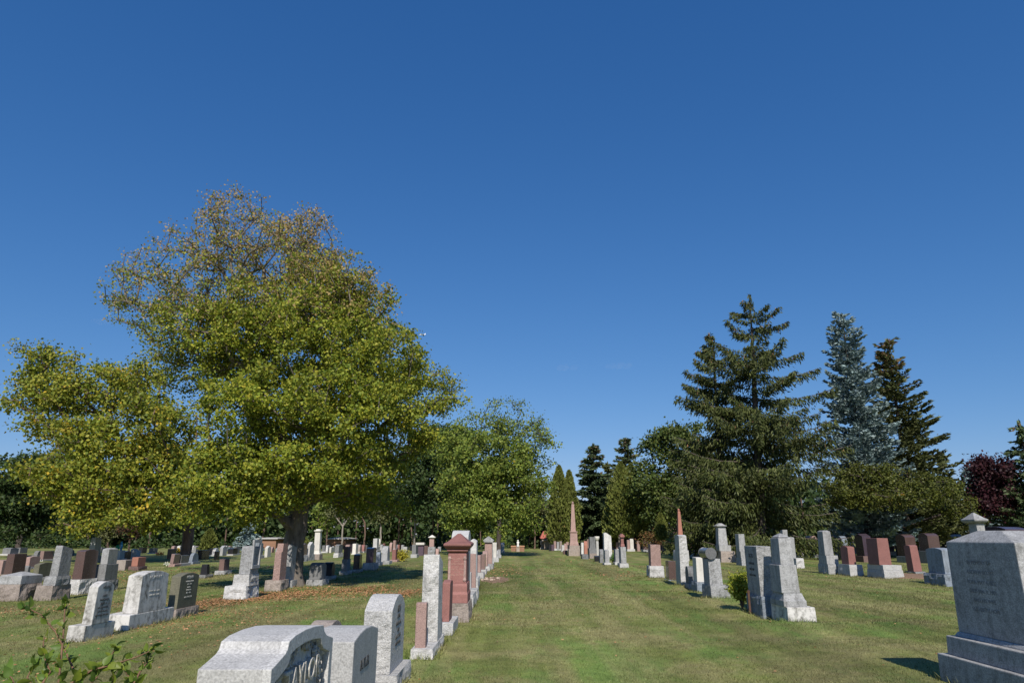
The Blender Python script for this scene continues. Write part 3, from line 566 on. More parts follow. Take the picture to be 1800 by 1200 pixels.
mon('white marble tapering slab among pink stones beyond the slim black slab', 621.5, [974, 972, 955], [('box', 8, 1.2, 'wm', {'part': 'base'}), ('slab', 6, 1.0, 'wm', {})])
mon('tall pale grey monument with stepped base beyond the purple slab', 656.5, [974, 967, 961, 946], [('box', 12, 2.0, 'lg', {'part': 'base'}), ('box', 8, 1.4, 'lg', {'part': 'plinth'}), ('box', 7, 1.0, 'lg', {'part': 'tablet'})])
mon('white marble cross-shaped stone right beside the tall pale grey stepped monument', 664.5, [972, 960, 947], [('box', 3, .4, 'wm', {'part': 'shaft'}), ('lathe', 6, .4, 'wm', {'prof': [(.4, 0), (1, .3), (1, .6), (.4, 1)], 'part': 'head'})])
mon('pale grey slab standing alone right above the yellow bush', 711.5, [977, 960.5], [('slab', 6, .8, 'lg', {})])
mon('dark grey double headstone on a pale base left of the white arch-like stone', 727, [981, 975, 958.5], [('box', 11, 1.4, 'lg', {'part': 'base'}), ('slab', 7, 1.3, 'dg', {})])
mon('white doorway-shaped stone with a flat lintel, left of the white-capped pink pillar', 738, [977, 958, 954], [('slab', 12, .5, 'pl', {'part': 'panel'}), ('box', 15, .8, 'wm', {'part': 'lintel'})])
mon('reddish brown arched headstone before the pink pillar with white cap', 748, [976, 959.5], [('slab', 8, .5, 'br', {'top': 'low', 'taper': (.1, 0)})])
mon('pink pillar with a white gabled cap over a rough boulder-like lower block', 757.5, [979, 962, 947, 941], [('rock', 12, .9, 'mg', {'amp': .06}), ('box', 8, .6, 'pk', {}), ('roof', 12, .9, 'wm', {'part': 'cap', 'eave': .3})])

# ---- the row right of the lawn, front to back
LM = 'row right of the lawn'
mon('grey tapering monument with pointed cap, on a stained white marble base', 1412, [1096.5, 1067, 1043, 993, 945, 936.5],
    [('box', 51, .95, 'wl', {'part': 'base', 'taper': .04}), ('flare', 41, .78, 'mg', {'dx': -7, 'head': .80, 'foot': 1.0}), ('box', 33, .62, 'mg', {'part': 'lower_block', 'dx': -10, 'taper': .07}), ('box', 25, .52, 'mg', {'part': 'tapered_shaft', 'dx': -9, 'taper': .09}),
     ('roof', 19, .4, 'mg', {'part': 'cap', 'eave': .2, 'dx': -9, 'tip': .12})])
mon('broad grey headstone with rock-faced end, right behind the monument on the white base', 1359, [1086, 1049, 961], [('rock', 34, 1.05, 'bb', {'part': 'base'}), ('slab', 26.5, .82, 'mgr', {'dx': -1, 'rough': .02, 'taper': (.03, .0), 'text': [('ROSS', 0, .8, .12, -1), ('JOHN ROSS', 0, .64, .07, -1), ('DIED 1889', 0, .52, .07, -1), ('AGED 62 YEARS', 0, .4, .06, -1)]})])
mon('brown polished headstone with rounded shoulders half behind the yellow green bush', 1340, [1076, 1002], [('slab', 27, 1.05, 'olp', {'top': 'low'})], at=(6.0, 16.9))
mon('grey headstone carrying a horizontal polished roller on top, on a rough base', 1268, [1055, 1030, 983, 963.5], [('rock', 34, .95, 'mg', {}), ('slab', 23, .62, 'mgr', {'dx': -3, 'rough': .008, 'taper': (.08, 0)}), ('log', 18, .78, 'dgp', {'dx': -9, 'dy': 0})])
mon('slim white marble slab with slanting top just behind the headstone with the roller', 1236, [1040, 1021, 977.5], [('rock', 20, .8, 'bb'), ('slab', 13.5, .48, 'wm', {'taper': (.15, 0), 'top': 'flat'})])
mon('small dark rough headstone squeezed between the tall white slab and the slim marble slab', 1219, [1035, 1027, 996], [('rock', 16, .7, 'mg'), ('slab', 11, .45, 'dgr', {'top': 'round', 'rough': .01})])
mon('tall narrow pale rock-faced slab with rounded top, right of the lawn', 1206, [1031, 941], [('slab', 17, .72, 'wtr', {'rough': .035, 'taper': (.22, .05), 'top': 'low'})])
mon('dark red granite headstone with polished face just left of the tall pale rock-faced slab', 1184, [1022, 1019, 986], [('box', 18, .8, 'bb', {'part': 'base'}), ('slab', 13, .55, 'brp', {})])
mon('pink rock-faced headstone on a rough pale base, standing clear right of the lawn', 1155.5, [1016, 996, 958.5], [('rock', 26, .75, 'wt', {'amp': .03}), ('slab', 18, .52, 'pkr', {'rough': .03, 'taper': (.03, 0)})])
mon('slim grey pillar with a red gabled head, right of the lawn', 1097.5, [997, 990, 968, 961, 955, 944, 937.5], [('rock', 16, 1.0, 'lg'), ('box', 9.5, .8, 'mgr', {}), ('box', 9.5, .8, 'mg', {'part': 'plinth'}), ('flare', 7, .5, 'rd', {}), ('box', 5, .4, 'rd', {'part': 'shaft'}), ('gable', 8.5, .6, 'rd', {})])
mon('grey granite pillar with pale base just left of the grey pillar with the red head', 1086.5, [992, 987, 964.5], [('box', 11, .9, 'lg', {'part': 'base'}), ('slab', 7.5, .7, 'mg', {})])
mon('grey pillar with hipped top, second left of the grey pillar with the red head', 1068.5, [992, 988, 965], [('box', 12, .9, 'lg', {'part': 'base'}), ('hipbox', 7.5, .6, 'mg', {'hip': .06, 'ridge': .5})])
mon('tall pale grey slab with steeply slanting pointed top in the row right of the lawn', 1071, [982, 978, 935], [('box', 15, 1.6, 'dg', {'part': 'base'}), ('slopebox', 14, .7, 'wt', {})])
mon('broad dark grey monument on a brown base, right of the far pink obelisk', 1043, [981, 972, 963, 943], [('box', 13, 1.4, 'tnr', {'part': 'base'}), ('box', 13, 1.2, 'dg', {'part': 'plinth'}), ('slab', 10.5, 1.0, 'dg', {'taper': (.04, 0)})])
mon('white marble pedestal urn between the broad dark grey monument and the tall slanting slab', 1051, [975, 950, 941.5], [('box', 4, .35, 'lg', {'part': 'pedestal'}), ('lathe', 9, .5, 'wm', {'prof': [(.35, 0), (.8, .35), (1, .7), (.95, 1)], 'part': 'urn'})])
mon('small black granite marker cluster stone at the foot of the white urn', 1050, [986, 976], [('slab', 9, .6, 'bkp', {'top': 'low'})])
mon('small dark headstone left of the grey hipped pillar', 1058, [989, 965], [('slab', 6, .6, 'dgr', {'top': 'round', 'rough': .02})])
mon('low dark rounded stone right of the pink obelisk', 1029, [982, 974], [('rock', 11, 1.0, 'dg')])
mon('orange red granite slab right of the pink obelisk', 1030, [974, 950], [('slab', 5.5, .8, 'og', {'top': 'round'})])
mon('blue grey and white slab directly right of the pink obelisk', 1024, [977, 953], [('slab', 4, .8, 'wt', {})])
mon('pink slab between the orange red slab and the broad dark grey monument', 1035, [968, 947], [('slab', 4, .8, 'pk', {})])
mon('tall pink grey obelisk with ball finial at the far end of the lawn', 1010.5, [976.5, 964, 958, 951, 936.5, 933, 885, 879.5],
    [('box', 21, 1.5, 'tnr', {'part': 'base'}), ('box', 18, 1.25, 'tn', {'part': 'step'}), ('flare', 15.5, 1.05, 'pk', {'dx': -.5, 'head': .88}), ('box', 13, .8, 'pk', {'part': 'inscribed_block', 'dx': -.8, 'taper': .06}), ('cornice', 14, .9, 'pk', {'dx': -1}), ('shaft', 9, .5, 'pk', {'top': .52, 'dx': -1.3}),
     ('lathe', 4.4, .25, 'pk', {'dx': -1.3, 'prof': [(.5, 0), (.4, .1), (.95, .3), (1, .5), (.7, .7), (.2, .85), (.1, 1)]})])
mon('tall slim orange pink obelisk rising behind the tall pale rock-faced slab', 1201, [985, 966, 945, 897, 892], [('rock', 22, 1.2, 'lg'), ('box', 15, .9, 'og', {}), ('shaft', 8.5, .5, 'og', {'top': .5}), ('lathe', 5, .25, 'og', {'prof': [(.45, 0), (.4, .15), (1, .5), (.6, .75), (.1, 1)]})])
# ---- beyond the right-hand row
mon('orange red gabled pillar on a white base, left of the tall grey capped monument', 1229.5, [979, 972, 963, 948, 938], [('rock', 14, 1.1, 'wt', {'dx': -2}), ('flare', 12, .8, 'og', {}), ('box', 9.5, .6, 'og', {'part': 'shaft'}), ('gable', 13, .85, 'og', {})])
mon('tall grey capped monument on a wide brown base, before the spruce trunk', 1281, [987, 968, 957.5, 925.5, 918.5], [('rock', 26, 1.2, 'tn'), ('box', 20.5, 1.0, 'mg', {'part': 'plinth', 'dx': -3.5}), ('box', 16, .75, 'mg', {'part': 'tapered_block', 'dx': -5.5, 'taper': .16}), ('roof', 18, .95, 'mg', {'part': 'cap', 'eave': .3, 'dx': -6.5, 'tip': .3})])
mon('grey flat-topped tapered block on a plinth, right of the tall grey capped monument', 1313, [992.5, 979, 967.5, 937], [('rock', 17.5, 1.1, 'mg'), ('box', 16.5, .9, 'mg', {'part': 'plinth'}), ('slab', 11.5, .7, 'mg', {'taper': (.1, .0), 'dx': -3})])
mon('pink-topped brown square block behind the grey rock-faced headstone', 1338, [975, 948], [('box', 13, .9, 'pk', {})])
mon('grey tall slab with a pointed upper piece behind the monument on the white base', 1394, [992, 983, 944, 931.5], [('box', 22, 1.0, 'dg', {'part': 'base'}), ('slab', 17, .7, 'mg', {'dx': 0, 'top': 'low'}), ('slab', 8.5, .4, 'mg', {'dx': -5, 'top': 'slant'})])
mon('rough white squared stone right behind the monument on the white marble base', 1408, [998, 980], [('rock', 14, .8, 'wt', {'amp': .04})])
mon('small grey tablet behind the broad rock-faced headstone', 1353, [968, 952], [('slab', 9, .6, 'mg', {})])
mon('dark headstone with a slanting red top left of the small pink slab', 1407, [975, 943], [('slab', 8, .7, 'rdp', {'top': 'slant'})])
mon('dark blue rough headstone behind the cap of the monument on the white base', 1370, [975, 939], [('slab', 12, .9, 'dgr', {'rough': .03})])
mon('small pink slab on a pale base, left of the red stone with the roller', 1414.5, [979, 972, 953], [('box', 11, 1.3, 'lg', {'part': 'base'}), ('slab', 6.5, .8, 'pk', {})])
mon('red granite stone with a horizontal roller on top and a round carved emblem', 1438.5, [980, 971, 952, 941.5], [('box', 11, 1.7, 'lgr', {'part': 'base'}), ('slab', 8.5, 1.2, 'pk', {}), ('log', 9, 1.35, 'pk', {'dx': -2})])
mon('large grey tapered monument with plinth, left of the small red rounded headstone', 1469.5, [1008, 990, 975, 930.5], [('rock', 25, 1.15, 'mg'), ('box', 21, .92, 'mg', {'part': 'plinth', 'taper': .03, 'dx': -1}), ('hipbox', 15.5, .68, 'mg', {'hip': .05, 'ridge': .6, 'taper': .1, 'dx': -3.5})])
mon('small red rounded headstone on a rough grey base, left of the big red one', 1507, [1011, 991.5, 959], [('rock', 24, 1.2, 'lg'), ('slab', 13, .72, 'rd', {'top': 'low', 'taper': (.08, .0), 'dx': -1})])
mon('big square red granite headstone with flat top on a two-step pale base', 1573, [1016, 1001, 992.5, 945], [('rock', 35, 1.5, 'lg'), ('box', 33, 1.35, 'lg', {'part': 'upper_base'}), ('slab', 22, .95, 'rd', {'taper': (.1, .0), 'dx': -7})])
mon('red granite headstone with peaked top tilted to the left, beside the dried flowers and soil', 1619, [1008, 1004, 957], [('rock', 19, .95, 'dg'), ('slab', 15, .55, 'rd', {'taper': (.1, .05), 'top': 'low'})], lean=(0, -2))
mon('blue grey broad headstone half hidden by the big monument at the right edge', 1680, [1029, 1008, 961.5], [('rock', 34, 1.35, 'bb', {'amp': .04}), ('slab', 20, 1.02, 'bb', {'top': 'low'})])
mon('dark blue headstone with rounded top left of the small red rounded headstone', 1491, [985, 977, 942], [('box', 16, 1.2, 'bb', {'part': 'base'}), ('slab', 10, 1.0, 'bb', {'top': 'round'})])
mon('brown headstone with pointed top behind the big square red headstone', 1530, [988, 977, 937.5], [('box', 22, 1.2, 'br', {'part': 'base'}), ('slab', 15, 1.1, 'plp', {'line': [(-.55, 1.75), (0, 2.0), (.55, 1.75)]})])
mon('brown headstone with flat arched top under the spreading evergreen, right of the tilted red headstone', 1607, [988, 977, 938], [('box', 24, 1.3, 'bb', {'part': 'base'}), ('slab', 18, 1.2, 'brp', {'top': 'arch'})])
mon('tall brown purple arched headstone between the tilted red one and the big monument', 1650, [990, 968, 936.5], [('box', 26, 1.4, 'dg', {'part': 'base'}), ('slab', 20, 1.1, 'brp', {'top': 'arch'})])
mon('grey headstone with curved top just over the left corner of the big monument', 1689, [975, 939.5], [('slab', 20, 1.0, 'mg', {'top': 'round', 'line': None})])
mon('tall pillar with a hipped stone cap standing behind the big monument at the right', 1741, [1000, 975, 918, 899.5], [('rock', 30, 1.2, 'mg'), ('box', 14.5, .7, 'mg', {'part': 'shaft', 'taper': .03, 'dx': 2}), ('roof', 25, 1.2, 'mg', {'part': 'cap', 'eave': .28, 'tip': .08, 'dx': 0})])
mon('wide dark headstone with arched top behind the big monument at the right edge', 1800, [1000, 926], [('slab', 40, 2.2, 'plp', {'top': 'low'})])

# the big grey monument at the right edge
def big_right():
    Xf = 5.38; p = AX(1663, 955, Xf); q = AX(1783, 953.5, Xf); L = p.y - q.y; H = p.z; yc = (p.y + q.y) / 2; W = .62
    bx, by = G(1655, 1198); LB = 2 * (by - yc); WB = 2 * (Xf + W / 2 - bx)
    t = empty('monument', (Xf + W / 2, yc, float(hgt(Xf, yc))), 'very large grey monument with hipped top and weathered inscription, at the right edge', 'monument')
    z1 = AX(1645, 1149, bx).z; z2 = AX(1663, 1117, bx + .14).z
    a = WB / 2; b = LB / 2
    def part(n, rs, mat, bev=.012): vs, fs = rings(rs); return mesh_obj(n, vs, fs, K[mat], t, False, bev)
    part('base', [(a * 1.02, b, -.1), (a, b, z1)], 'mg'); part('plinth', [(a - .075, b - .09, z1), (a - .085, b - .10, z2)], 'mg')
    a3, b3 = W / 2, L / 2; part('foot', [(a3 + .05, b3 + .06, z2), (a3 + .02, b3 + .03, z2 + .05)], 'mg')
    a3, b3 = W / 2, L / 2
    d = part('tablet', [(a3 + .01, b3 + .02, z2 + .05), (a3, b3, H), (a3 * .5, b3 * .35, H + .13)], 'mg')
    for i, (s, z) in enumerate((('IN MEMORY OF', 1.38), ('ANDREW SCOTT', 1.27), ('BORN MAY 4, 1832', 1.16), ('DIED JAN. 9, 1901', 1.06), ('AND HIS WIFE', .96), ('ELIZABETH HOPE', .86))):
        f = (z - z2) / (H - z2); x = -((a3 + .01) * (1 - f) + a3 * f) - .001
        text_mesh(s, .062, 'inscription', MT['faint'], d, (x, .05, z), -1, .002)
    STONES.append((Xf + W / 2, yc, WB, LB))
big_right()

# ---- small far stones, listed zone by zone from left to right: (x, ground, top, width, stone, top shape)
def far_zone(zone, group, items):
    words = {'pk': 'pink', 'rd': 'red', 'og': 'orange red', 'mg': 'grey', 'dg': 'dark grey', 'lg': 'light grey', 'wt': 'whitish', 'wm': 'white', 'bk': 'black', 'br': 'brown', 'bb': 'blue grey', 'tn': 'tan', 'pl': 'purple'}
    shp = {'flat': 'square-topped', 'low': 'gently arched', 'round': 'round-topped', 'peak': 'peaked', 'slant': 'slant-topped', 'arch': 'arched'}
    orde = ['first', 'second', 'third', 'fourth', 'fifth', 'sixth', 'seventh', 'eighth', 'ninth', 'tenth', 'eleventh', 'twelfth', '13th', '14th', '15th', '16th', '17th', '18th', '19th', '20th', '21st', '22nd', '23rd', '24th']
    for i, (x, yb, yt, w_, st, sh) in enumerate(items):
        lb = f'small {words[st]} {shp[sh]} headstone, {orde[i]} from left {zone}'
        h_ = yb - yt; tiers = [('slab', w_, .9 if w_ < 9 else 1.1, st, {'top': sh})]; ys = [yb, yt]
        if h_ > 11 and i % 3 != 2: tiers = [('box', w_ * 1.45, 1.4, 'lg' if st != 'lg' else 'mg', {'part': 'base'})] + tiers; ys = [yb, yb - h_ * .18, yt]
        mon(lb, x, ys, tiers, group=group)
far_zone('at the left picture edge', 'far stones at left', [(8, 975, 962, 14, 'dg', 'low'), (30, 972, 962, 9, 'dg', 'flat'), (98, 974, 964, 7, 'mg', 'round'), (173, 972, 962, 8, 'dg', 'low'), (246, 972, 962, 7, 'bk', 'flat')])
far_zone('beyond the second maple trunk', 'far stones beyond the second maple', [
    (303, 968, 959, 5, 'pk', 'low'), (313, 968, 958.5, 5, 'wm', 'low'), (336, 970, 958.5, 4, 'wt', 'round'), (341, 971, 960, 5, 'mg', 'low'), (345, 968, 959, 4, 'pk', 'flat'), (363, 976, 966, 5, 'mg', 'low'), (367, 977, 963.5, 6, 'bk', 'flat'), (372, 977, 963, 6, 'wt', 'round'), (388, 976.5, 958.5, 5.5, 'mg', 'peak'), (394, 969, 959, 5, 'lg', 'round'), (403, 976, 963, 9, 'bk', 'low'), (401, 968, 959, 4, 'pk', 'low'), (410, 974, 960, 5, 'dg', 'flat')])
far_zone('left of the big maple trunk', 'far stones left of the big maple trunk', [
    (448, 981, 952, 8, 'bb', 'slant'), (455, 970, 961, 5, 'pk', 'low'), (467, 978, 958, 5, 'wm', 'peak'), (475, 970, 960, 5, 'pk', 'round'), (486, 970, 962, 4, 'mg', 'low')])
far_zone('right of the white marble column', 'far stones right of the white marble column', [
    (567, 971, 958, 5, 'dg', 'flat'), (573, 971, 958, 4, 'wt', 'low'), (580, 971, 961, 3.5, 'wm', 'low'), (584, 970, 960, 3, 'wt', 'low'), (609, 972, 956.5, 7, 'pk', 'low'), (616, 970, 957, 3, 'pl', 'flat'), (629, 972, 957, 5, 'tn', 'round'), (636, 971, 957, 5.5, 'rd', 'round'), (642, 969, 958, 3.5, 'dg', 'low'), (669, 971, 957, 4, 'mg', 'low'), (673, 968, 955, 3, 'rd', 'low'), (686, 970, 954, 4, 'pk', 'round'), (692, 968, 950, 4, 'pk', 'low'), (697, 966, 957, 4, 'bb', 'flat'), (700, 966, 957, 3.5, 'rd', 'low'), (707, 967, 958, 4, 'mg', 'low'), (722, 968, 959, 4, 'bk', 'low'), (734, 970, 958, 5, 'pl', 'flat'), (766, 976, 965, 9, 'pk', 'round'), (772, 968, 960, 5, 'mg', 'low')])
far_zone('left of the pink obelisk', 'far stones left of the pink obelisk', [
    (955, 965, 952, 7, 'tn', 'flat'), (963, 965, 951, 10, 'tn', 'flat'), (967, 968, 957, 3.5, 'bk', 'slant'), (972, 968, 957, 5, 'pl', 'flat'), (976, 967, 951, 4, 'pk', 'flat'), (981, 967, 952, 4, 'mg', 'low'), (986, 967, 951, 4, 'tn', 'flat'), (990, 969, 957.5, 4.5, 'wt', 'low'), (994, 968, 955, 3.5, 'pk', 'low'), (998, 967, 952, 4, 'pk', 'flat'), (994, 974, 967, 7, 'br', 'low'), (1000, 970, 957, 2.5, 'bk', 'flat')])
far_zone('beyond the tall slanting slab', 'far stones beyond the right row', [
    (1081, 966, 948, 5, 'pk', 'flat'), (1086, 967, 953, 3, 'pk', 'flat'), (1090, 967, 944, 4, 'tn', 'peak'), (1106, 969, 949, 4.5, 'pk', 'low'), (1112, 969, 947, 6, 'wm', 'flat'), (1123, 969, 951, 5, 'pk', 'low'), (1131, 966, 955, 2, 'wm', 'low'), (1137, 970, 947, 8, 'br', 'slant'), (1146, 968, 948, 8, 'dg', 'round'), (1154, 967, 955, 5, 'pk', 'round'), (1166, 967, 955, 4, 'dg', 'low'), (1170, 967, 954.5, 3.5, 'pk', 'low'), (1176, 967, 954, 4.5, 'wt', 'round'), (1187, 968, 955, 5, 'pk', 'low')])
far_zone('beneath the great spruce', 'far stones beneath the great spruce', [
    (1216, 972, 952, 6, 'br', 'low'), (1218, 978, 962, 8, 'br', 'flat'), (1243, 969, 950, 9, 'dg', 'flat'), (1247, 976, 955, 8, 'tn', 'slant'), (1258, 973, 951, 5, 'bb', 'low'), (1265, 972, 955, 4, 'tn', 'low'), (1291, 972, 955, 5, 'dg', 'low'), (1322, 975, 951, 4, 'wt', 'low'), (1378, 972, 938, 9, 'dg', 'low'), (1362, 972, 940, 6, 'bb', 'low'), (1402, 975, 952, 6, 'rd', 'low')])
far_zone('right of the red roller stone', 'far stones at right', [
    (1480, 978, 950, 8, 'br', 'low'), (1511, 976, 951, 8, 'mg', 'low'), (1548, 975, 945, 9, 'br', 'round'), (1570, 975, 941, 10, 'pl', 'peak'), (1590, 973, 953, 8, 'br', 'low'), (1628, 972, 949, 9, 'lg', 'slant'), (1636, 970, 952, 6, 'wt', 'low'), (1668, 972, 946, 6, 'mg', 'low'), (1675, 972, 950, 7, 'lg', 'flat')])
# ------------------------------------------------------------------ trees
def rnd_unit(rs, n):
    v = rs.normal(size=(n, 3)); return v / np.linalg.norm(v, axis=1)[:, None]
def leaf_quads(rs, cen, size, aspect=.75, droop=.35, fold=True):
    """one kite-shaped leaf per centre"""
    n = len(cen); a = rnd_unit(rs, n); a[:, 2] -= droop; a /= np.linalg.norm(a, axis=1)[:, None]
    b = np.cross(a, rnd_unit(rs, n)); b /= np.linalg.norm(b, axis=1)[:, None] + 1e-9; c = np.cross(a, b)
    s = (size * rs.uniform(.7, 1.3, n))[:, None]
    p0 = cen; p2 = cen + a * s; m = cen + a * s * .45
    p1 = m + b * s * aspect * .5 + c * s * .1; p3 = m - b * s * aspect * .5 + c * s * .1
    return np.stack([p0, p1, p2, p3], 1)
def tubes(edges, P, R, sides=5):
    vs, fs = [], []; ring = {}
    for i, j in edges:
        a, b = P[i], P[j]; d = (b - a); L = np.linalg.norm(d)
        if L < 1e-5: continue
        d = d / L; u = np.cross(d, (0, 0, 1.0)) if abs(d[2]) < .95 else np.cross(d, (1.0, 0, 0)); u /= np.linalg.norm(u); v = np.cross(d, u); o = len(vs)
        for q, r in ((a - d * R[i] * .3, R[i]), (b, R[j])):
            for k in range(sides):
                t = 2 * math.pi * k / sides; vs.append(q + (u * math.cos(t) + v * math.sin(t)) * r)
        for k in range(sides): fs.append((o + k, o + (k + 1) % sides, o + sides + (k + 1) % sides, o + sides + k))
    return vs, fs
def grow(rs, trunk, att, step=.7, wig=.12, sag=.0):
    """joins every attractor to the nearest suitable node of the tree; returns points, edges"""
    P = [np.array(p, float) for p in trunk]; par = [-1] + list(range(len(trunk) - 1)); path = [0.0]
    for i in range(1, len(P)): path.append(path[-1] + np.linalg.norm(P[i] - P[i - 1]))
    base = P[0]; top = P[-1]
    order = np.argsort([np.linalg.norm(a - top) + .0 * a[2] for a in att]); tips = []
    start = max(1, int(len(trunk) * .55))
    for k in order:
        a = att[k]; Q = np.array(P[start:]); d = a - Q; dist = np.linalg.norm(d, axis=1)
        cost = dist * 1.0 + .28 * np.array(path[start:]) + np.where(d[:, 2] < 0, -d[:, 2] * .5, 0)
        j = int(np.argmin(cost)) + start; q = P[j]; D = np.linalg.norm(a - q); n = max(1, int(D / step)); prev = j
        for s in range(1, n + 1):
            t = s / n; p = q + (a - q) * t + np.array([0, 0, 1]) * math.sin(t * math.pi) * D * (.10 - sag) 
            if s < n: p = p + rs.normal(size=3) * wig * min(D, 2) * .5
            P.append(p); par.append(prev); path.append(path[prev] + D / n); prev = len(P) - 1
        tips.append(prev)
    return np.array(P), par, tips
def radii(P, par, ntrunk, r0, rmin=.012, e=.48):
    n = len(P); c = np.zeros(n); ch = np.zeros(n)
    for i in range(n - 1, 0, -1):
        if c[i] == 0: c[i] = 1
        c[par[i]] += c[i]
    c[0] = max(c[0], 1); m = c[ntrunk - 1]
    R = np.maximum(rmin, r0 * (c / c.max()) ** e); R[:ntrunk] = np.maximum(R[:ntrunk], np.linspace(r0 * 1.0, r0 * .82, ntrunk)); R[0] = r0 * 1.45
    return R
BARK = bark_mat('grey_brown_bark', (.065, .052, .042), (.19, .165, .14)); BARKD = bark_mat('dark_bark', (.03, .024, .02), (.09, .07, .058)); BARKP = bark_mat('pale_bark', (.16, .14, .12), (.34, .31, .27)); BARKR = bark_mat('reddish_bark', (.07, .045, .035), (.2, .13, .10))

def broadleaf(label, rs, root, trunk_h, r0, lobes, lmat, bark, group=None, name='maple_tree', cat='tree', spread=.42, trunk_pts=None, step=.7, lean=(0, 0), tw=1.0, rmin=.012):
    """lobes: (centre xyz, radius xyz, clumps, leaves per clump, leaf size) in world space"""
    rx, ry = root; gz = float(hgt(np.float64(rx), np.float64(ry))) - .1
    t = empty(name, (rx, ry, gz), label, cat, group)
    n = 7; trunk = trunk_pts or [(rx + lean[0] * (i / n) ** 1.3 + rs.normal() * .03, ry + lean[1] * (i / n), gz + trunk_h * i / n) for i in range(n + 1)]
    att, cfg = [], []
    for c, r, k, lv, sz in lobes:
        v = rnd_unit(rs, k) * (rs.uniform(0, 1, k) ** .38)[:, None] * np.array(r) + np.array(c)
        for p in v:
            if p[2] > .9: att.append(p); cfg.append((lv, sz))
    P, par, tips = grow(rs, trunk, att, step)
    order = np.argsort([np.linalg.norm(a - P[len(trunk) - 1]) for a in att])
    R = radii(P, par, len(trunk), r0, rmin)
    edges = [(par[i], i) for i in range(1, len(P))]; vs, fs = tubes(edges[:len(trunk) - 1], P, R, 10)
    v2, f2 = tubes(edges[len(trunk) - 1:], P, R, 5); o = len(vs); vs += v2; fs += [tuple(q + o for q in f) for f in f2]
    # twigs and leaves about each tip
    cen, siz = [], []; tv, tf = [], []
    for q, k in enumerate(order):
        lv, sz = cfg[k]; p = P[tips[q]]; m = int(lv * rs.uniform(.6, 1.4)); nt_ = 4 if tw else 0
        dirs = rnd_unit(rs, 6); dirs[:, 2] *= .6
        ends = p + dirs * spread * 1.5
        if tw:
            for e_ in ends[:4]:
                w_ = rmin * .55; d = e_ - p; u = np.cross(d, (0, 0, 1)); u = u / (np.linalg.norm(u) + 1e-6) * w_; o = len(tv)
                tv += [p - u, p + u, e_, p + np.array([0, 0, w_ * 1.6])]; tf += [(o, o + 1, o + 2), (o + 1, o + 3, o + 2), (o + 3, o, o + 2)]
        i = rs.randint(0, 6, m); f = rs.uniform(.1, 1.0, m)[:, None]
        pts = p + (ends[i] - p) * f + rs.normal(size=(m, 3)) * spread * np.array([.42, .42, .3])
        cen.append(pts); siz.append(np.full(m, sz))
    o = len(vs); vs += tv; fs += [tuple(q + o for q in f) for f in tf]
    off = np.array([rx, ry, gz]); vs = [v - off for v in vs]
    mesh_obj('trunk', vs, fs, bark, t, True)
    cen = np.concatenate(cen); siz = np.concatenate(siz); keep = cen[:, 2] > .5
    quads_obj('crown', leaf_quads(rs, cen[keep] - off, siz[keep]), lmat, t)
    return t
def L3(px, py, Y, rx, ry, rd, k, lv, sz):         # a lobe seen at a pixel with pixel radii; rd = depth radius in metres
    c = AY(px, py, Y); s = Y * cP / F * 1.02; return ((c.x, c.y, c.z), (rx * s, rd, ry * s), k, lv, sz)

MAPLE = leaf_mat('maple_leaves', [(0.1003, 0.1475, 0.0201), (0.1534, 0.21, 0.0248), (0.2124, 0.262, 0.0307), (0.2832, 0.3127, 0.0354), (0.354, 0.3363, 0.0401), (0.1829, 0.2301, 0.0283)], patch=((0.4484, 0.354, 0.0413), .90), top=(9.0, 17.0, (0.3894, 0.2832, 0.118)), pscale=.35, trans=.32)
MAPLE2 = leaf_mat('maple_leaves_yellowing', [(0.115, 0.1581, 0.0259), (0.1725, 0.2228, 0.0287), (0.2444, 0.2802, 0.0345), (0.345, 0.3234, 0.0403), (0.2013, 0.23, 0.0345)], patch=((0.6038, 0.4169, 0.0431), .84), pscale=.3, trans=.32)
MIDG = leaf_mat('mid_green_leaves', [(0.078, 0.1235, 0.0234), (0.1235, 0.182, 0.0312), (0.182, 0.2405, 0.039), (0.247, 0.2795, 0.052), (0.143, 0.195, 0.0338)], patch=((0.364, 0.299, 0.052), .95), pscale=.3, trans=.28)
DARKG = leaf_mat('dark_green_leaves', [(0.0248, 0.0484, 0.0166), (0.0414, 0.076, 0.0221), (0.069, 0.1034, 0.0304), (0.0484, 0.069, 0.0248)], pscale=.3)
LEAFG = leaf_mat('lighter_dark_green_leaves', [(.035, .06, .014), (.06, .09, .02), (.09, .125, .028), (.13, .15, .035)], trans=.2, pscale=.3)  # leaf greens a step lighter than the dark green set
OLIVE = leaf_mat('olive_leaves', [(0.0813, 0.0975, 0.0325), (0.1219, 0.1381, 0.0488), (0.1625, 0.1706, 0.0731), (0.0975, 0.1137, 0.0488)], pscale=.3)

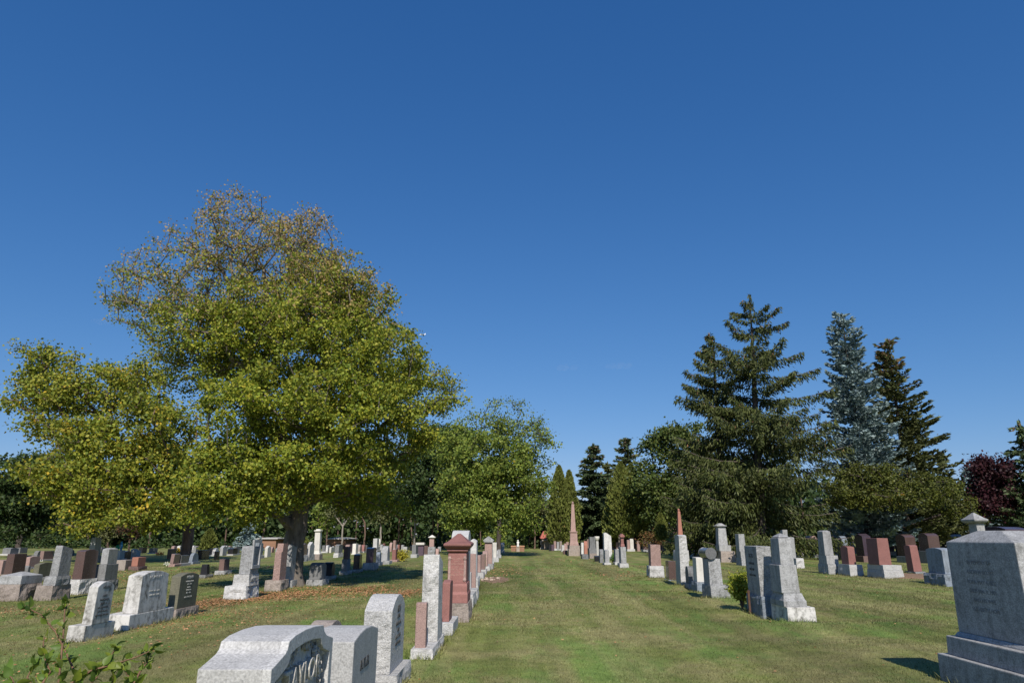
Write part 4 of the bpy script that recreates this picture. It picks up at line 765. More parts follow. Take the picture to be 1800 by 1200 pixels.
def tufts(rs, cen, ax, length, width):
    n = len(cen); a = ax / (np.linalg.norm(ax, axis=1)[:, None] + 1e-9); b = np.cross(a, rnd_unit(rs, n)); b /= np.linalg.norm(b, axis=1)[:, None] + 1e-9
    L = (length * rs.uniform(.6, 1.3, n))[:, None]; W = (width * rs.uniform(.7, 1.3, n))[:, None]
    return np.stack([cen - a * L * .3, cen + b * W + a * L * .1, cen + a * L * .7, cen - b * W + a * L * .1], 1)
def spruce(label, seed, root, H, prof, mat, bark, style='norway', r0=.3, dens=1.0, lev=.42, z0=1.2, tl=.38, twd=.07, nb=6, name='spruce_tree', group=None, cat='tree', cones=None, gap=.0, apex=None):
    """prof(t): crown radius at t = 0 (tip) .. 1 (foot)"""
    rs = np.random.RandomState(seed); rx, ry = root; gz = float(hgt(np.float64(rx), np.float64(ry))) - .1
    t = empty(name, (rx, ry, gz), label, cat, group)
    if apex: t.rotation_euler = (0, math.atan2(AY(apex[0], apex[1], ry).x - rx, H), 0)
    vs, fs = lathe([(r0 * 1.35, 0), (r0, .5), (r0 * .9, H * .25), (r0 * .55, H * .6), (.03, H * .985)], 9)
    z = z0; cen, ax = [], []; bv, bf = [], []; cc = []
    while z < H - .15:
        t_ = 1 - (z - z0) / (H - z0); nbr = max(3, int(nb * (.6 + .5 * t_)))
        for k in range(nbr):
            if rs.rand() < gap * (1 + 1.3 * (1 - t_)): continue
            az = rs.uniform(0, 2 * math.pi); L = prof(t_) * rs.uniform(.62, 1.12) + .12; zz = z + rs.uniform(-.5, .5) * lev
            ca, sa = math.cos(az), math.sin(az); m = max(3, int(L / .16 * dens)); s = np.linspace(.06, 1, m)
            if style == 'norway': zc = zz + L * (-.30 * s - .12 * t_ * s + .26 * s ** 2.2 * (.7 + .5 * t_)) + (1 - t_) * L * .5 * s
            elif style == 'blue': zc = zz + L * (-.12 * s + .22 * s ** 2) + (1 - t_) * L * .3 * s
            elif style == 'dense': zc = zz + L * (-.22 * s + .2 * s ** 2)
            else: zc = zz + L * (.35 * s)
            rr = L * s
            ctr = np.stack([ca * rr, sa * rr, zc], 1)
            # the bough itself
            o = len(bv); r_ = max(.008, .009 * L)
            ii = [0, m // 4, m // 2, 3 * m // 4, m - 1]; pts = [np.array([0, 0, zz])] + [ctr[q_] - np.array([0, 0, .03]) for q_ in ii[1:]]
            for q in range(4):
                o = len(bv); a_, b_ = pts[q], pts[q + 1]; side = np.array([-sa, ca, 0]) * r_ * (1 - q * .22); up = np.array([0, 0, 1]) * r_ * 1.4
                bv += [a_ - side, a_ + side, b_ + side * .5, b_ - side * .5, a_ + up, b_ + up * .5]; bf += [(o, o + 1, o + 2, o + 3), (o + 1, o + 4, o + 5, o + 2), (o + 4, o, o + 3, o + 5)]
            for c_, s_ in zip(ctr, s):
                wl = (.16 + .34 * L * (1 - s_) * .6) if style == 'norway' else (.14 + .28 * L * (1 - s_) * .8)
                q = 10 if style == 'norway' else 7
                u = rs.uniform(-1, 1, q) * wl; side = np.array([-sa, ca, 0]); out = np.array([ca, sa, 0])
                p = c_ + side * u[:, None] + out * (np.abs(u) * .35)[:, None] * (1 if style != 'norway' else .5)
                if style == 'norway':
                    dr = np.abs(rs.normal(size=q)) * .34 * (.3 + 1.5 * t_ * min(1, L / 2)); p[:, 2] -= dr
                    a = side * np.sign(u)[:, None] * .5 + out * .4 + np.stack([np.zeros(q), np.zeros(q), -1.2 * rs.uniform(.2, 1, q)], 1)
                elif style == 'blue':
                    p[:, 2] += rs.normal(size=q) * .05 - np.abs(u) * .15; a = side * np.sign(u)[:, None] * .8 + out * .9 + np.stack([np.zeros(q), np.zeros(q), rs.uniform(-.1, .6, q)], 1)
                else:
                    p[:, 2] += rs.normal(size=q) * .07 - np.abs(u) * .2; a = side * np.sign(u)[:, None] * .7 + out + np.stack([np.zeros(q), np.zeros(q), rs.uniform(-.5, .3, q)], 1)
                p += rs.normal(size=(q, 3)) * .04; cen.append(p); ax.append(a)
            if cones and t_ < cones and rs.rand() < .8:
                for _ in range(int(6 * (1.2 - t_))): i = rs.randint(m // 2, m); cc.append(ctr[i] + rs.normal(size=3) * .12 - np.array([0, 0, .15]))
        z += lev * rs.uniform(.7, 1.3)
    # the leader
    n = 90; zz = rs.uniform(H - 1.8, H + .1, n); sp_ = .05 + .12 * (H - zz); cen.append(np.stack([rs.normal(size=n) * sp_, rs.normal(size=n) * sp_, zz], 1)); ax.append(np.stack([rs.normal(size=n) * .5, rs.normal(size=n) * .5, np.ones(n)], 1))
    o = len(vs); vs = [np.array(v) for v in vs] + bv; fs += [tuple(q + o for q in f) for f in bf]
    mesh_obj('trunk', vs, fs, bark, t)
    cen = np.concatenate(cen); ax = np.concatenate(ax); ax = ax + rs.normal(size=ax.shape) * .25
    k = cen[:, 2] > .35
    quads_obj('crown', tufts(rs, cen[k], ax[k], tl, twd), mat, t)
    if cc:
        c = np.array(cc); a = np.tile(np.array([[0, 0, -1.0]]), (len(c), 1)) + rs.normal(size=c.shape) * .15
        Q1 = tufts(rs, c, a, .22, .045); Q2 = tufts(rs, c, a, .22, .045); tag(quads_obj('cones', np.concatenate([Q1, Q2]), CONE, t), kind='stuff')
    return t
NORW = leaf_mat('norway_spruce_needles', [(0.028, 0.04, 0.0104), (0.044, 0.06, 0.0144), (0.064, 0.08, 0.0208), (0.096, 0.108, 0.032), (0.056, 0.072, 0.02)], trans=.06, rough=.6, pscale=.5)
BLUE = leaf_mat('blue_spruce_needles', [(0.0806, 0.1247, 0.1247), (0.132, 0.1907, 0.1907), (0.2053, 0.2785, 0.2785), (0.2932, 0.3665, 0.3665)], trans=.03, rough=.6, pscale=.6)
BROWNSP = leaf_mat('brown_tipped_spruce_needles', [(.042, .055, .02), (.077, .09, .028), (.11, .125, .042), (.08, .085, .035)], top=(14, 30, (.15, .085, .04)), trans=.05, pscale=.5)
DKSP = leaf_mat('dark_spruce_needles', [(.038, .06, .026), (.068, .10, .042), (.10, .14, .058), (.068, .095, .042)], top=(8, 40, (.15, .11, .065)), trans=.08, pscale=.5)
CEDAR = leaf_mat('cedar_foliage', [(0.0875, 0.1125, 0.025), (0.125, 0.15, 0.0325), (0.1625, 0.1812, 0.0425), (0.1125, 0.125, 0.0312)], patch=((0.2125, 0.15, 0.05), .96), trans=.08, pscale=.6)
YEW = leaf_mat('yellow_green_evergreen_foliage', [(.045, .06, .012), (.07, .085, .014), (.10, .11, .016), (.055, .07, .014)], patch=((.2, .13, .02), .90), trans=.1, pscale=.35)
PURP = leaf_mat('purple_leaves', [(0.0324, 0.0101, 0.0158), (0.054, 0.0158, 0.0216), (0.0216, 0.0086, 0.013), (0.0792, 0.0288, 0.0288)], trans=.2, pscale=.4)
CONE = simple('hanging_cones', (.30, .17, .09), .8, .3, 3)
def cedar(label, seed, root, H, R, mat=CEDAR, n=5000, z0=.3, sz=.28, lumps=6, group=None, name='cedar_tree', stem=.1):
    rs = np.random.RandomState(seed); rx, ry = root; gz = float(hgt(np.float64(rx), np.float64(ry))) - .1
    t = empty(name, (rx, ry, gz), label, 'tree', group)
    vs, fs = lathe([(stem * 1.4, 0), (stem, .4), (stem * .7, H * .5), (.02, H * .9)], 8); mesh_obj('trunk', vs, fs, BARKR, t)
    z = rs.uniform(0, 1, n) ** .9; prof = np.minimum(1, (1 - z) * 2.0) ** .62 * (1 - .22 * z) * np.minimum(1, .6 + z * 3)
    az = rs.uniform(0, 2 * math.pi, n); wob = 1 + .16 * np.sin(az * 3 + z * 9 + seed) + .14 * np.sin(az * 5 - z * 19) + .1 * np.sin(az * 8 + z * 43)
    r = R * prof * wob * rs.uniform(.55, 1.05, n) ** .5; zz = z0 + (H - z0) * z
    cen = np.stack([np.cos(az) * r, np.sin(az) * r, zz], 1); ax = np.stack([np.cos(az) * .5, np.sin(az) * .5, np.full(n, 1.0)], 1) + rs.normal(size=(n, 3)) * .3
    quads_obj('crown', tufts(rs, cen, ax, sz, sz * .3), mat, t); return t
# ------------------------------------------------------------------ lawn
def lawn_mat():
    m, t, b = new_mat('lawn_grass'); tc = N(t, 'ShaderNodeTexCoord'); co = tc.outputs['Object']
    def nz(scale, det=6.0, ro=.6, sc=(1, 1, 1), loc=(0, 0, 0)):
        mp = N(t, 'ShaderNodeMapping'); mp.inputs['Scale'].default_value = sc; mp.inputs['Location'].default_value = loc; t.links.new(co, mp.inputs[0])
        n = N(t, 'ShaderNodeTexNoise', Scale=float(scale), Detail=det, Roughness=ro); t.links.new(mp.outputs[0], n.inputs['Vector']); return n.outputs[0]
    fine = nz(38, 4, .8); mid = nz(2.2, 5); big = nz(.38, 5, .65); strip = nz(.9, 3, .6, (1, .07, 1), (3, 1, 0)); tiny = nz(140, 3, .8)
    c = lawn_colour(t, co, fine)
    t.links.new(c, b.inputs['Base Color']); b.inputs['Roughness'].default_value = .85; b.inputs['Specular IOR Level'].default_value = .15
    bp = N(t, 'ShaderNodeBump', Strength=.5, Distance=.03); t.links.new(fine, bp.inputs['Height']); bp2 = N(t, 'ShaderNodeBump', Strength=.5, Distance=.12); t.links.new(mid, bp2.inputs['Height'])
    t.links.new(bp.outputs[0], bp2.inputs['Normal']); t.links.new(bp2.outputs[0], b.inputs['Normal'])
    return m
xs = np.concatenate([[-2500, -1200, -600, -300, -180, -120, -90, -75], np.arange(-62, 62.1, .42), [75, 90, 120, 180, 300, 600, 1200, 2500]])
ys = np.concatenate([[-400, -150, -60, -25, -8, 0, 4], np.arange(6, 70, .42), np.arange(70, 140, 2.0), [150, 180, 240, 340, 600, 1200, 2500, 5000]])
XX, YY = np.meshgrid(xs, ys); fade = np.clip((150 - np.hypot(XX, YY)) / 60, 0, 1); ZZ = hgt(XX, YY) * fade
nx_, ny_ = len(xs), len(ys); V = np.stack([XX, YY, ZZ], -1).reshape(-1, 3)
I = (np.arange(ny_ - 1)[:, None] * nx_ + np.arange(nx_ - 1)[None, :]).ravel(); Fq = np.stack([I, I + 1, I + nx_ + 1, I + nx_], 1)
me = bpy.data.meshes.new('lawn'); me.vertices.add(len(V)); me.vertices.foreach_set('co', V.astype(np.float32).ravel()); me.loops.add(Fq.size); me.loops.foreach_set('vertex_index', Fq.astype(np.int32).ravel())
me.polygons.add(len(Fq)); me.polygons.foreach_set('loop_start', np.arange(0, Fq.size, 4, dtype=np.int32)); me.update(calc_edges=True); me.polygons.foreach_set('use_smooth', [True] * len(Fq))
me.materials.append(lawn_mat()); lawn = bpy.data.objects.new('lawn', me); C.objects.link(lawn); tag(lawn, kind='structure')

def blade_mat():
    m, t, b = new_mat('grass_blades'); geo = N(t, 'ShaderNodeNewGeometry'); tc = N(t, 'ShaderNodeTexCoord'); c = lawn_colour(t, tc.outputs['Object'], geo.outputs['Random Per Island'])
    t.links.new(c, b.inputs['Base Color']); b.inputs['Roughness'].default_value = .7; b.inputs['Specular IOR Level'].default_value = .2
    tr = N(t, 'ShaderNodeBsdfTranslucent'); t.links.new(c, tr.inputs[0]); ms = N(t, 'ShaderNodeMixShader'); ms.inputs[0].default_value = .2
    out = t.nodes['Material Output']; t.links.new(b.outputs[0], ms.inputs[1]); t.links.new(tr.outputs[0], ms.inputs[2]); t.links.new(ms.outputs[0], out.inputs[0]); return m
BLADE = blade_mat()
def blades(name, cx, cy, h, wd, mat, label=None):
    rs = np.random.RandomState(len(cx)); n = len(cx); z = hgt(cx, cy); az = rs.uniform(0, 6.283, n); hh = h * rs.uniform(.6, 1.3, n); w_ = wd * rs.uniform(.7, 1.3, n)
    lean = rs.normal(size=(n, 2)) * hh[:, None] * .55; b0 = np.stack([cx - np.cos(az) * w_, cy - np.sin(az) * w_, z - .004], 1); b1 = np.stack([cx + np.cos(az) * w_, cy + np.sin(az) * w_, z - .004], 1)
    tp = np.stack([cx + lean[:, 0], cy + lean[:, 1], z + hh], 1); o = quads_obj(name, np.stack([b0, b1, tp], 1), mat, k=3); return tag(o, label, 'grass', kind='stuff')
rs = np.random.RandomState(3); n = 330000
u = rs.uniform(0, 1, n); d = 8.4 * (46 / 8.4) ** u; xx = rs.uniform(-.80, .80, n) * d + .0
dens = .5 + .5 * np.sin(xx * .9 + 1.3 * np.sin(d * .35)) * np.sin(d * .7 + xx * .3); keep = rs.uniform(0, 1, n) < .55 + .45 * dens; xx, d = xx[keep], d[keep]
sc_ = np.clip(d / 14, .8, 2.4)
blades('grass', xx, d, .030 * np.clip(sc_, .8, 1.4), .0045 * sc_, BLADE, 'short mown grass of the lawn between the graves')
px_, py_ = [], []
for cx, cy, w_, l_ in STONES:              # longer grass at the foot of the stones
    if cy > 42: continue
    m = int(260 * (w_ + l_)); e = rs.uniform(0, 2 * (w_ + l_), m)
    for q in e:
        if q < w_: a, b = cx - w_ / 2 + q, cy - l_ / 2
        elif q < w_ + l_: a, b = cx + w_ / 2, cy - l_ / 2 + q - w_
        elif q < 2 * w_ + l_: a, b = cx - w_ / 2 + q - w_ - l_, cy + l_ / 2
        else: a, b = cx - w_ / 2, cy - l_ / 2 + q - 2 * w_ - l_
        px_.append(a + rs.normal() * .05); py_.append(b + rs.normal() * .05)
blades('long_grass', np.array(px_), np.array(py_), .085, .006, BLADE, 'longer untrimmed grass round the feet of the stones')
# fallen leaves
FALL = leaf_mat('fallen_leaves', [(.20, .10, .05), (.34, .17, .075), (.46, .25, .13), (.26, .14, .075)], trans=.05)
fx, fy = [], []
def scatter(px, py, rx, ry, n):
    cx, cy = G(px, py); k = (cy * cP) / F; y1 = G(px, py - ry)[1]; ryy = abs(y1 - cy)
    fx.append(cx + rs.normal(size=n) * rx * k * .6); fy.append(cy + rs.normal(size=n) * ryy * .6)
for a in [(395, 1056, 60, 8, 1300), (330, 1066, 60, 10, 1100), (470, 1046, 60, 8, 2000), (560, 1040, 90, 8, 1800), (640, 1036, 50, 8, 900), (420, 1078, 120, 14, 500), (715, 1042, 22, 6, 600), (60, 1074, 90, 10, 500), (200, 1062, 60, 8, 250),
          (290, 1095, 90, 10, 300), (30, 1180, 80, 20, 60), (210, 1020, 80, 6, 300), (240, 1010, 100, 10, 250), (1095, 1012, 60, 8, 220), (1000, 985, 60, 6, 150), (880, 1008, 40, 10, 250), (1170, 1046, 60, 10, 50),
          (900, 1100, 500, 60, 60), (1200, 1120, 400, 40, 50), (300, 1120, 300, 30, 220), (1620, 1014, 50, 5, 250), (520, 1000, 250, 10, 500), (1300, 1000, 300, 15, 200)]: scatter(*a)
fx = np.concatenate(fx); fy = np.concatenate(fy); k = fy > 8; fx, fy = fx[k], fy[k]
Q = leaf_quads(rs, np.stack([fx, fy, hgt(fx, fy) + .02], 1), .065 * np.clip(fy / 22, .8, 1.6), .8, 0); Q[:, :, 2] = (Q[:, :, 2] - Q[:, :1, 2]) * .35 + Q[:, :1, 2]
tag(quads_obj('fallen_leaves', Q, FALL), 'orange brown fallen maple leaves scattered on the grass', 'leaves', kind='stuff')
# soil patches
SOIL = simple('dry_soil', (.20, .13, .085), .95, .4, 14)
def mound(label, px, py, rx, ry, h, bits, name='soil_patch'):
    cx, cy = G(px, py); k = cy * cP / F; a = rx * k; b = abs(G(px, py - ry)[1] - cy); vs, fs = [], []; R_, S = 7, 28
    for i in range(R_ + 1):
        for j in range(S):
            f = i / R_; an = 2 * math.pi * j / S; w2 = 1 + .22 * noise.noise(Vector((math.cos(an) * 2 + px, math.sin(an) * 2, 0)))
            x, y = cx + a * f * w2 * math.cos(an), cy + b * f * w2 * math.sin(an)
            z = float(hgt(np.float64(x), np.float64(y))) + h * (1 - f * f) + (.025 * noise.noise(Vector((x * 6, y * 6, 0))) if i < R_ else -.03) + .004
            vs.append((x, y, z))
    for i in range(R_):
        for j in range(S): fs.append((i * S + j, i * S + (j + 1) % S, (i + 1) * S + (j + 1) % S, (i + 1) * S + j))
    o = tag(mesh_obj(name, vs, fs, SOIL, smooth=True), label, 'soil patch', kind='structure')
    return cx, cy, a, b
cx, cy, a, b = mound('x', 872, 1021, 26, 6, .03, 0)
def rocks(label, name, cat, cx, cy, a, b, n, s, mat, group=None):
    vs, fs = [], []
    for _ in range(n):
        x, y = cx + rs.uniform(-a, a), cy + rs.uniform(-b, b); r = s * rs.uniform(.5, 1.3); o = len(vs); z = float(hgt(np.float64(x), np.float64(y)))
        q = rnd_unit(rs, 8) * r * [1, 1, .6]; bm = bmesh.new()
        for p in q: bm.verts.new(p)
        bmesh.ops.convex_hull(bm, input=bm.verts); bm.verts.index_update(); bm.verts.ensure_lookup_table()
        vs += [(v.co.x + x, v.co.y + y, v.co.z + z + r * .4) for v in bm.verts]; fs += [tuple(o + v.index for v in f.verts) for f in bm.faces]; bm.free()
    return tag(mesh_obj(name, vs, fs, mat), label, cat, group, 'stuff')
rocks('pale broken stone chips lying on the bare soil by the lawn-side row', 'rubble', 'rubble', cx - a * .35, cy + .3, a * .6, b * .5, 34, .07, simple('pale_chips', (.42, .33, .26), .9, .3))
cx, cy, a, b = mound('x', 1600, 1013, 62, 5, .10, 0)
DEB = simple('dried_flower_remains', (.16, .10, .07), .9, .5, 20); DEBP = simple('faded_pink_petals', (.42, .24, .2), .8, .3)
tag(rocks('dried brown wreath and faded flowers heaped beside the tilted red headstone', 'dried_flowers', 'flowers', cx + a * .55, cy + .2, a * .32, .35, 60, .09, DEB), kind='stuff')
rocks('faded pink and white petals on the dried wreath beside the tilted red headstone', 'petals', 'flowers', cx + a * .45, cy + .15, a * .25, .3, 16, .07, DEBP)
# ------------------------------------------------------------------ the trees of the place
rs = np.random.RandomState(11)
Y = 27.3
lob = [L3(450, 438, Y, 122, 100, 3.6, 64, 56, .12), L3(350, 480, Y - .5, 100, 92, 2.8, 40, 52, .12), L3(262, 535, Y, 78, 75, 2.2, 26, 46, .12), L3(540, 436, Y + 1, 58, 74, 2, 24, 66, .12), L3(450, 540, Y - 1.5, 110, 60, 2.6, 40, 88, .13), L3(560, 520, Y - 1, 70, 70, 2.6, 34, 88, .13), L3(350, 580, Y - 1, 80, 55, 2.4, 28, 80, .13),
       L3(235, 470, Y, 22, 45, .8, 6, 32, .11), L3(215, 530, Y, 40, 25, .8, 8, 36, .11), L3(600, 500, Y, 60, 60, 2.4, 26, 85, .13), L3(640, 560, Y, 70, 60, 2.6, 34, 120, .14),
       L3(520, 590, Y - 2.5, 110, 85, 2.4, 52, 150, .145), L3(420, 600, Y - 1.5, 90, 80, 2.2, 40, 120, .14), L3(660, 640, Y - 1.5, 95, 75, 3, 50, 150, .145), L3(715, 660, Y, 45, 60, 2, 20, 110, .14),
       L3(600, 720, Y - 3, 130, 75, 2.6, 62, 170, .145), L3(720, 740, Y, 60, 60, 2.2, 26, 110, .14), L3(775, 690, Y + .5, 38, 40, 1.4, 12, 70, .13), L3(470, 720, Y - 3.4, 120, 80, 2.2, 56, 160, .145),
       L3(330, 640, Y, 80, 55, 2.2, 26, 70, .13), L3(560, 820, Y - 3, 130, 60, 2.4, 52, 160, .145), L3(420, 830, Y - 3.6, 100, 60, 2.0, 42, 160, .145), L3(675, 815, Y - 1, 52, 56, 2, 22, 120, .14),
       L3(455, 885, Y - 3.5, 60, 35, 1.4, 16, 120, .14), L3(360, 880, Y - 3, 40, 40, 1.3, 14, 120, .14), L3(640, 870, Y + 1, 80, 35, 2.6, 22, 120, .14), L3(560, 640, Y + 2.5, 160, 140, 2.5, 60, 110, .16), L3(540, 790, Y + 3, 170, 90, 2.5, 46, 120, .16)]
lob = [(c, r, int(k * (2.6 if sz < .135 and lv < 90 else 1.5)), int(lv * .92), sz * .80) for c, r, k, lv, sz in lob]
gx, gy = G(507, 1030)
broadleaf('huge yellowing maple with a thin bare-twigged top, nearest tree at the left', rs, (gx, gy + .3), 3.6, .36, lob, MAPLE, BARK, spread=.35, lean=(.02, .2), rmin=.013)
Y = 49
lob = [L3(72, 628, Y, 26, 26, 1.4, 7, 90, .2), L3(45, 618, Y, 8, 10, .5, 2, 60, .2), L3(95, 655, Y, 50, 45, 2.4, 20, 120, .22), L3(55, 700, Y, 48, 34, 2.2, 18, 110, .22), L3(160, 690, Y, 95, 48, 3.5, 44, 140, .22), L3(240, 690, Y, 70, 60, 3.5, 30, 110, .22), L3(270, 760, Y - 2, 80, 70, 3.2, 44, 150, .22), L3(170, 770, Y - 2, 90, 40, 3, 36, 120, .22),
       L3(110, 750, Y - 1, 60, 30, 2.4, 18, 90, .22), L3(120, 840, Y - 3, 80, 42, 3.2, 40, 150, .22), L3(220, 850, Y - 3, 90, 60, 3.4, 52, 150, .22), L3(300, 880, Y - 2, 60, 40, 3, 28, 140, .22), L3(150, 915, Y - 4, 40, 24, 1.6, 14, 120, .2), L3(250, 915, Y - 3, 40, 22, 2, 12, 120, .2), L3(320, 800, Y + 1, 60, 80, 3, 30, 140, .22)]
gx, gy = G(325, 985)
broadleaf('second maple with low hanging yellow green branches at the left edge, behind the graves', rs, (gx, gy), 5.0, .38, lob, MAPLE2, BARKR, spread=.72, rmin=.02, step=1.1)
Y = 66
lob = [L3(880, 745, Y, 75, 45, 3.5, 40, 60, .2), L3(935, 790, Y, 40, 60, 2.6, 24, 80, .22), L3(860, 800, Y - 1, 85, 60, 4, 60, 170, .24), L3(900, 860, Y - 2, 70, 50, 3.5, 46, 180, .24), L3(830, 860, Y - 2, 60, 50, 3.5, 40, 170, .24), L3(800, 800, Y + 2, 50, 60, 3.5, 30, 160, .26), L3(860, 900, Y - 3, 75, 24, 3, 26, 150, .22), L3(820, 915, Y - 2, 40, 20, 2.4, 14, 140, .22), L3(915, 915, Y - 2, 36, 20, 2.4, 14, 140, .22), L3(930, 850, Y, 38, 40, 2.6, 20, 140, .22)]
broadleaf('loose mid-green tree with dark trunk at the far left lawn end', rs, G(877, 968), 4.2, .26, lob, MIDG, BARKD, spread=.8, rmin=.02, step=1.4, name='broadleaf_tree')
Y = 88
lob = [L3(785, 790, Y, 55, 50, 4, 36, 190, .36), L3(740, 830, Y, 60, 50, 4, 36, 190, .36), L3(800, 850, Y, 60, 50, 4, 30, 190, .36), L3(740, 885, Y, 60, 25, 4, 16, 150, .34)]
broadleaf('dark green tree filling the gap between the big maple and the loose mid-green tree', rs, G(770, 962), 5, .3, lob, DARKG, BARKD, spread=1.1, rmin=.03, step=2, name='broadleaf_tree')
Y = 84
lob = [L3(1190, 785, Y, 54, 40, 4, 36, 190, .34), L3(1215, 850, Y, 55, 55, 4, 36, 190, .34), L3(1155, 860, Y, 40, 50, 3.5, 30, 190, .34), L3(1190, 905, Y, 60, 25, 3.5, 16, 160, .34)]
broadleaf('dark round broadleaf tree left of the great spruces', rs, G(1190, 962), 5, .3, lob, LEAFG, BARKD, spread=1.1, rmin=.03, step=2, name='broadleaf_tree')
Y = 60
lob = [L3(40, 830, Y, 55, 40, 3.5, 34, 190, .26), L3(20, 885, Y, 55, 40, 3.5, 34, 190, .26), L3(85, 880, Y + 2, 45, 40, 3.5, 26, 190, .26), L3(55, 925, Y, 50, 20, 3, 12, 150, .26)]
broadleaf('dark green broadleaf tree in front of the left picture edge, behind the second maple', rs, G(30, 970), 4, .3, lob, DARKG, BARKD, spread=.9, rmin=.03, step=1.6, name='broadleaf_tree')
Y = 62
lob = [L3(1745, 830, Y, 30, 26, 2, 22, 170, .24), L3(1740, 880, Y, 32, 30, 2.2, 24, 170, .24), L3(1765, 860, Y, 20, 30, 1.6, 10, 150, .24)]
broadleaf('purple-leaved tree just left of the spruce at the right edge', rs, G(1745, 970), 2.6, .16, lob, PURP, BARKD, spread=.8, rmin=.02, step=1.4, name='broadleaf_tree')

A = lambda p: p
def at(px, py, d):                 # a point on the ground d metres ahead below pixel px
    return AY(px, py, d).x, d
def hz(px, py, d): return AY(px, py, d).z
Y = 53
spruce('great Norway spruce with drooping boughs, tallest evergreen at the right', 21, at(1336, 930, Y), hz(1318, 520, Y), lambda t: 5.6 * min(1, t * 2.1) ** .75 + .25, NORW, BARKD, 'norway', .36, dens=1.7, lev=.56, z0=2.0, tl=.36, twd=.048, nb=7, cones=.7, gap=.25, apex=(1318, 520))
spruce('second Norway spruce leaning against the left side of the tallest one', 22, at(1272, 930, Y + 2), hz(1252, 592, Y + 2), lambda t: 4.2 * min(1, t * 2.0) ** .75 + .25, NORW, BARKD, 'norway', .3, dens=1.7, lev=.56, z0=2.0, tl=.36, twd=.048, nb=7, cones=.6, gap=.22, apex=(1252, 592))
Y = 60
spruce('tall silvery blue spruce standing between the Norway spruces and the brown-tipped spruce', 23, at(1526, 930, Y), hz(1480, 552, Y), lambda t: .5 + 3.3 * min(1, t * 1.25) ** .8, BLUE, BARKD, 'blue', .3, dens=1.0, lev=.42, z0=1.5, tl=.36, twd=.085, nb=9, apex=(1480, 552))
Y = 64
spruce('brown-tipped tall spruce right behind the silvery blue spruce', 24, at(1604, 930, Y), hz(1560, 598, Y), lambda t: .6 + 4.9 * t ** .9, BROWNSP, BARKD, 'blue', .3, dens=1.0, lev=.48, z0=1.5, tl=.42, twd=.08, nb=9, gap=.06, apex=(1560, 598))
spruce('spruce half cut off by the right picture edge', 25, at(1829, 930, 60), hz(1790, 740, 60), lambda t: .3 + 3.6 * t, DKSP, BARKD, 'dense', .22, dens=.8, lev=.45, z0=.8, tl=.4, twd=.09, nb=8, apex=(1790, 740))
spruce('small dark conical spruce right of the spreading yellow-green evergreen', 26, at(1675, 940, 74), hz(1650, 795, 74), lambda t: .3 + 3.2 * t, BROWNSP, BARKD, 'dense', .18, dens=.6, lev=.5, z0=.8, tl=.5, twd=.12, nb=7, apex=(1650, 795))
spruce('small bluish conical spruce between the dark cone and the purple-leaved tree', 27, at(1722, 940, 78), hz(1700, 817, 78), lambda t: .3 + 2.8 * t, BLUE, BARKD, 'dense', .16, dens=.6, lev=.5, z0=.8, tl=.5, twd=.12, nb=7, apex=(1700, 817))
spruce('dark spruce with ragged top behind the pink obelisk, left one of the central pair', 28, at(1047, 940, 96), hz(1042, 783, 96), lambda t: .3 + 5.0 * t ** .8, DKSP, BARKD, 'dense', .25, dens=.7, lev=.55, z0=.8, tl=.6, twd=.13, nb=10, apex=(1042, 783))
spruce('taller pointed dark spruce right of the ragged central one', 29, at(1105, 940, 104), hz(1098, 771, 104), lambda t: .3 + 5.0 * t ** .8, DKSP, BARKD, 'dense', .25, dens=.7, lev=.55, z0=.8, tl=.6, twd=.13, nb=10, apex=(1098, 771))
spruce('small brownish spruce between the two central dark spruces', 30, at(1072, 940, 100), hz(1067, 815, 100), lambda t: .3 + 2.8 * t ** .8, BROWNSP, BARKD, 'dense', .2, dens=.5, lev=.6, z0=.8, tl=.6, twd=.13, nb=8, apex=(1067, 815))
spruce('small silvery spruce seen under the big maple left of its trunk', 31, at(436, 955, 78), hz(440, 918, 78), lambda t: .2 + 1.6 * t, BLUE, BARKD, 'dense', .1, dens=.6, lev=.35, z0=.3, tl=.35, twd=.09, nb=8, apex=(440, 918))
cedar('tall green column cedar left of the pink obelisk', 41, at(985, 950, 90), hz(985, 818, 90), 1.55, n=7500, sz=.36, z0=.6)
cedar('slimmer column cedar touching the tall one left of the pink obelisk', 42, at(1003, 950, 91), hz(1003, 826, 91), 1.3, n=6500, sz=.36, z0=.6)
cedar('yellow-green column cedar right of the pink obelisk, rusty towards the foot', 43, at(1096, 950, 88), hz(1098, 812, 88), 1.8, n=9000, sz=.36, z0=1.6)
cedar('second yellow-green cedar grown together with its neighbour right of the obelisk', 44, at(1114, 950, 89), hz(1112, 815, 89), 1.7, n=9000, sz=.36, z0=1.8)
cedar('squat cedar at the left foot of the yellow-green pair', 45, at(1080, 950, 90), hz(1080, 860, 90), 1.3, n=4000, sz=.36, z0=.6)
cedar('small clipped cedar on a bare stem, left of the pale rock-faced slab', 46, at(1164, 962, 72), hz(1164, 901, 72), .62, n=3500, sz=.24, z0=1.4, stem=.06)
cedar('small bright green cone-shaped cedar under the maple boughs at left', 47, at(366, 965, 70), hz(366, 928, 70), .75, n=3500, sz=.24, z0=.3)
cedar('little round cedar just right of the big maple trunk in the distance', 48, at(533, 965, 82), hz(533, 943, 82), .8, n=2500, sz=.26, z0=.2)
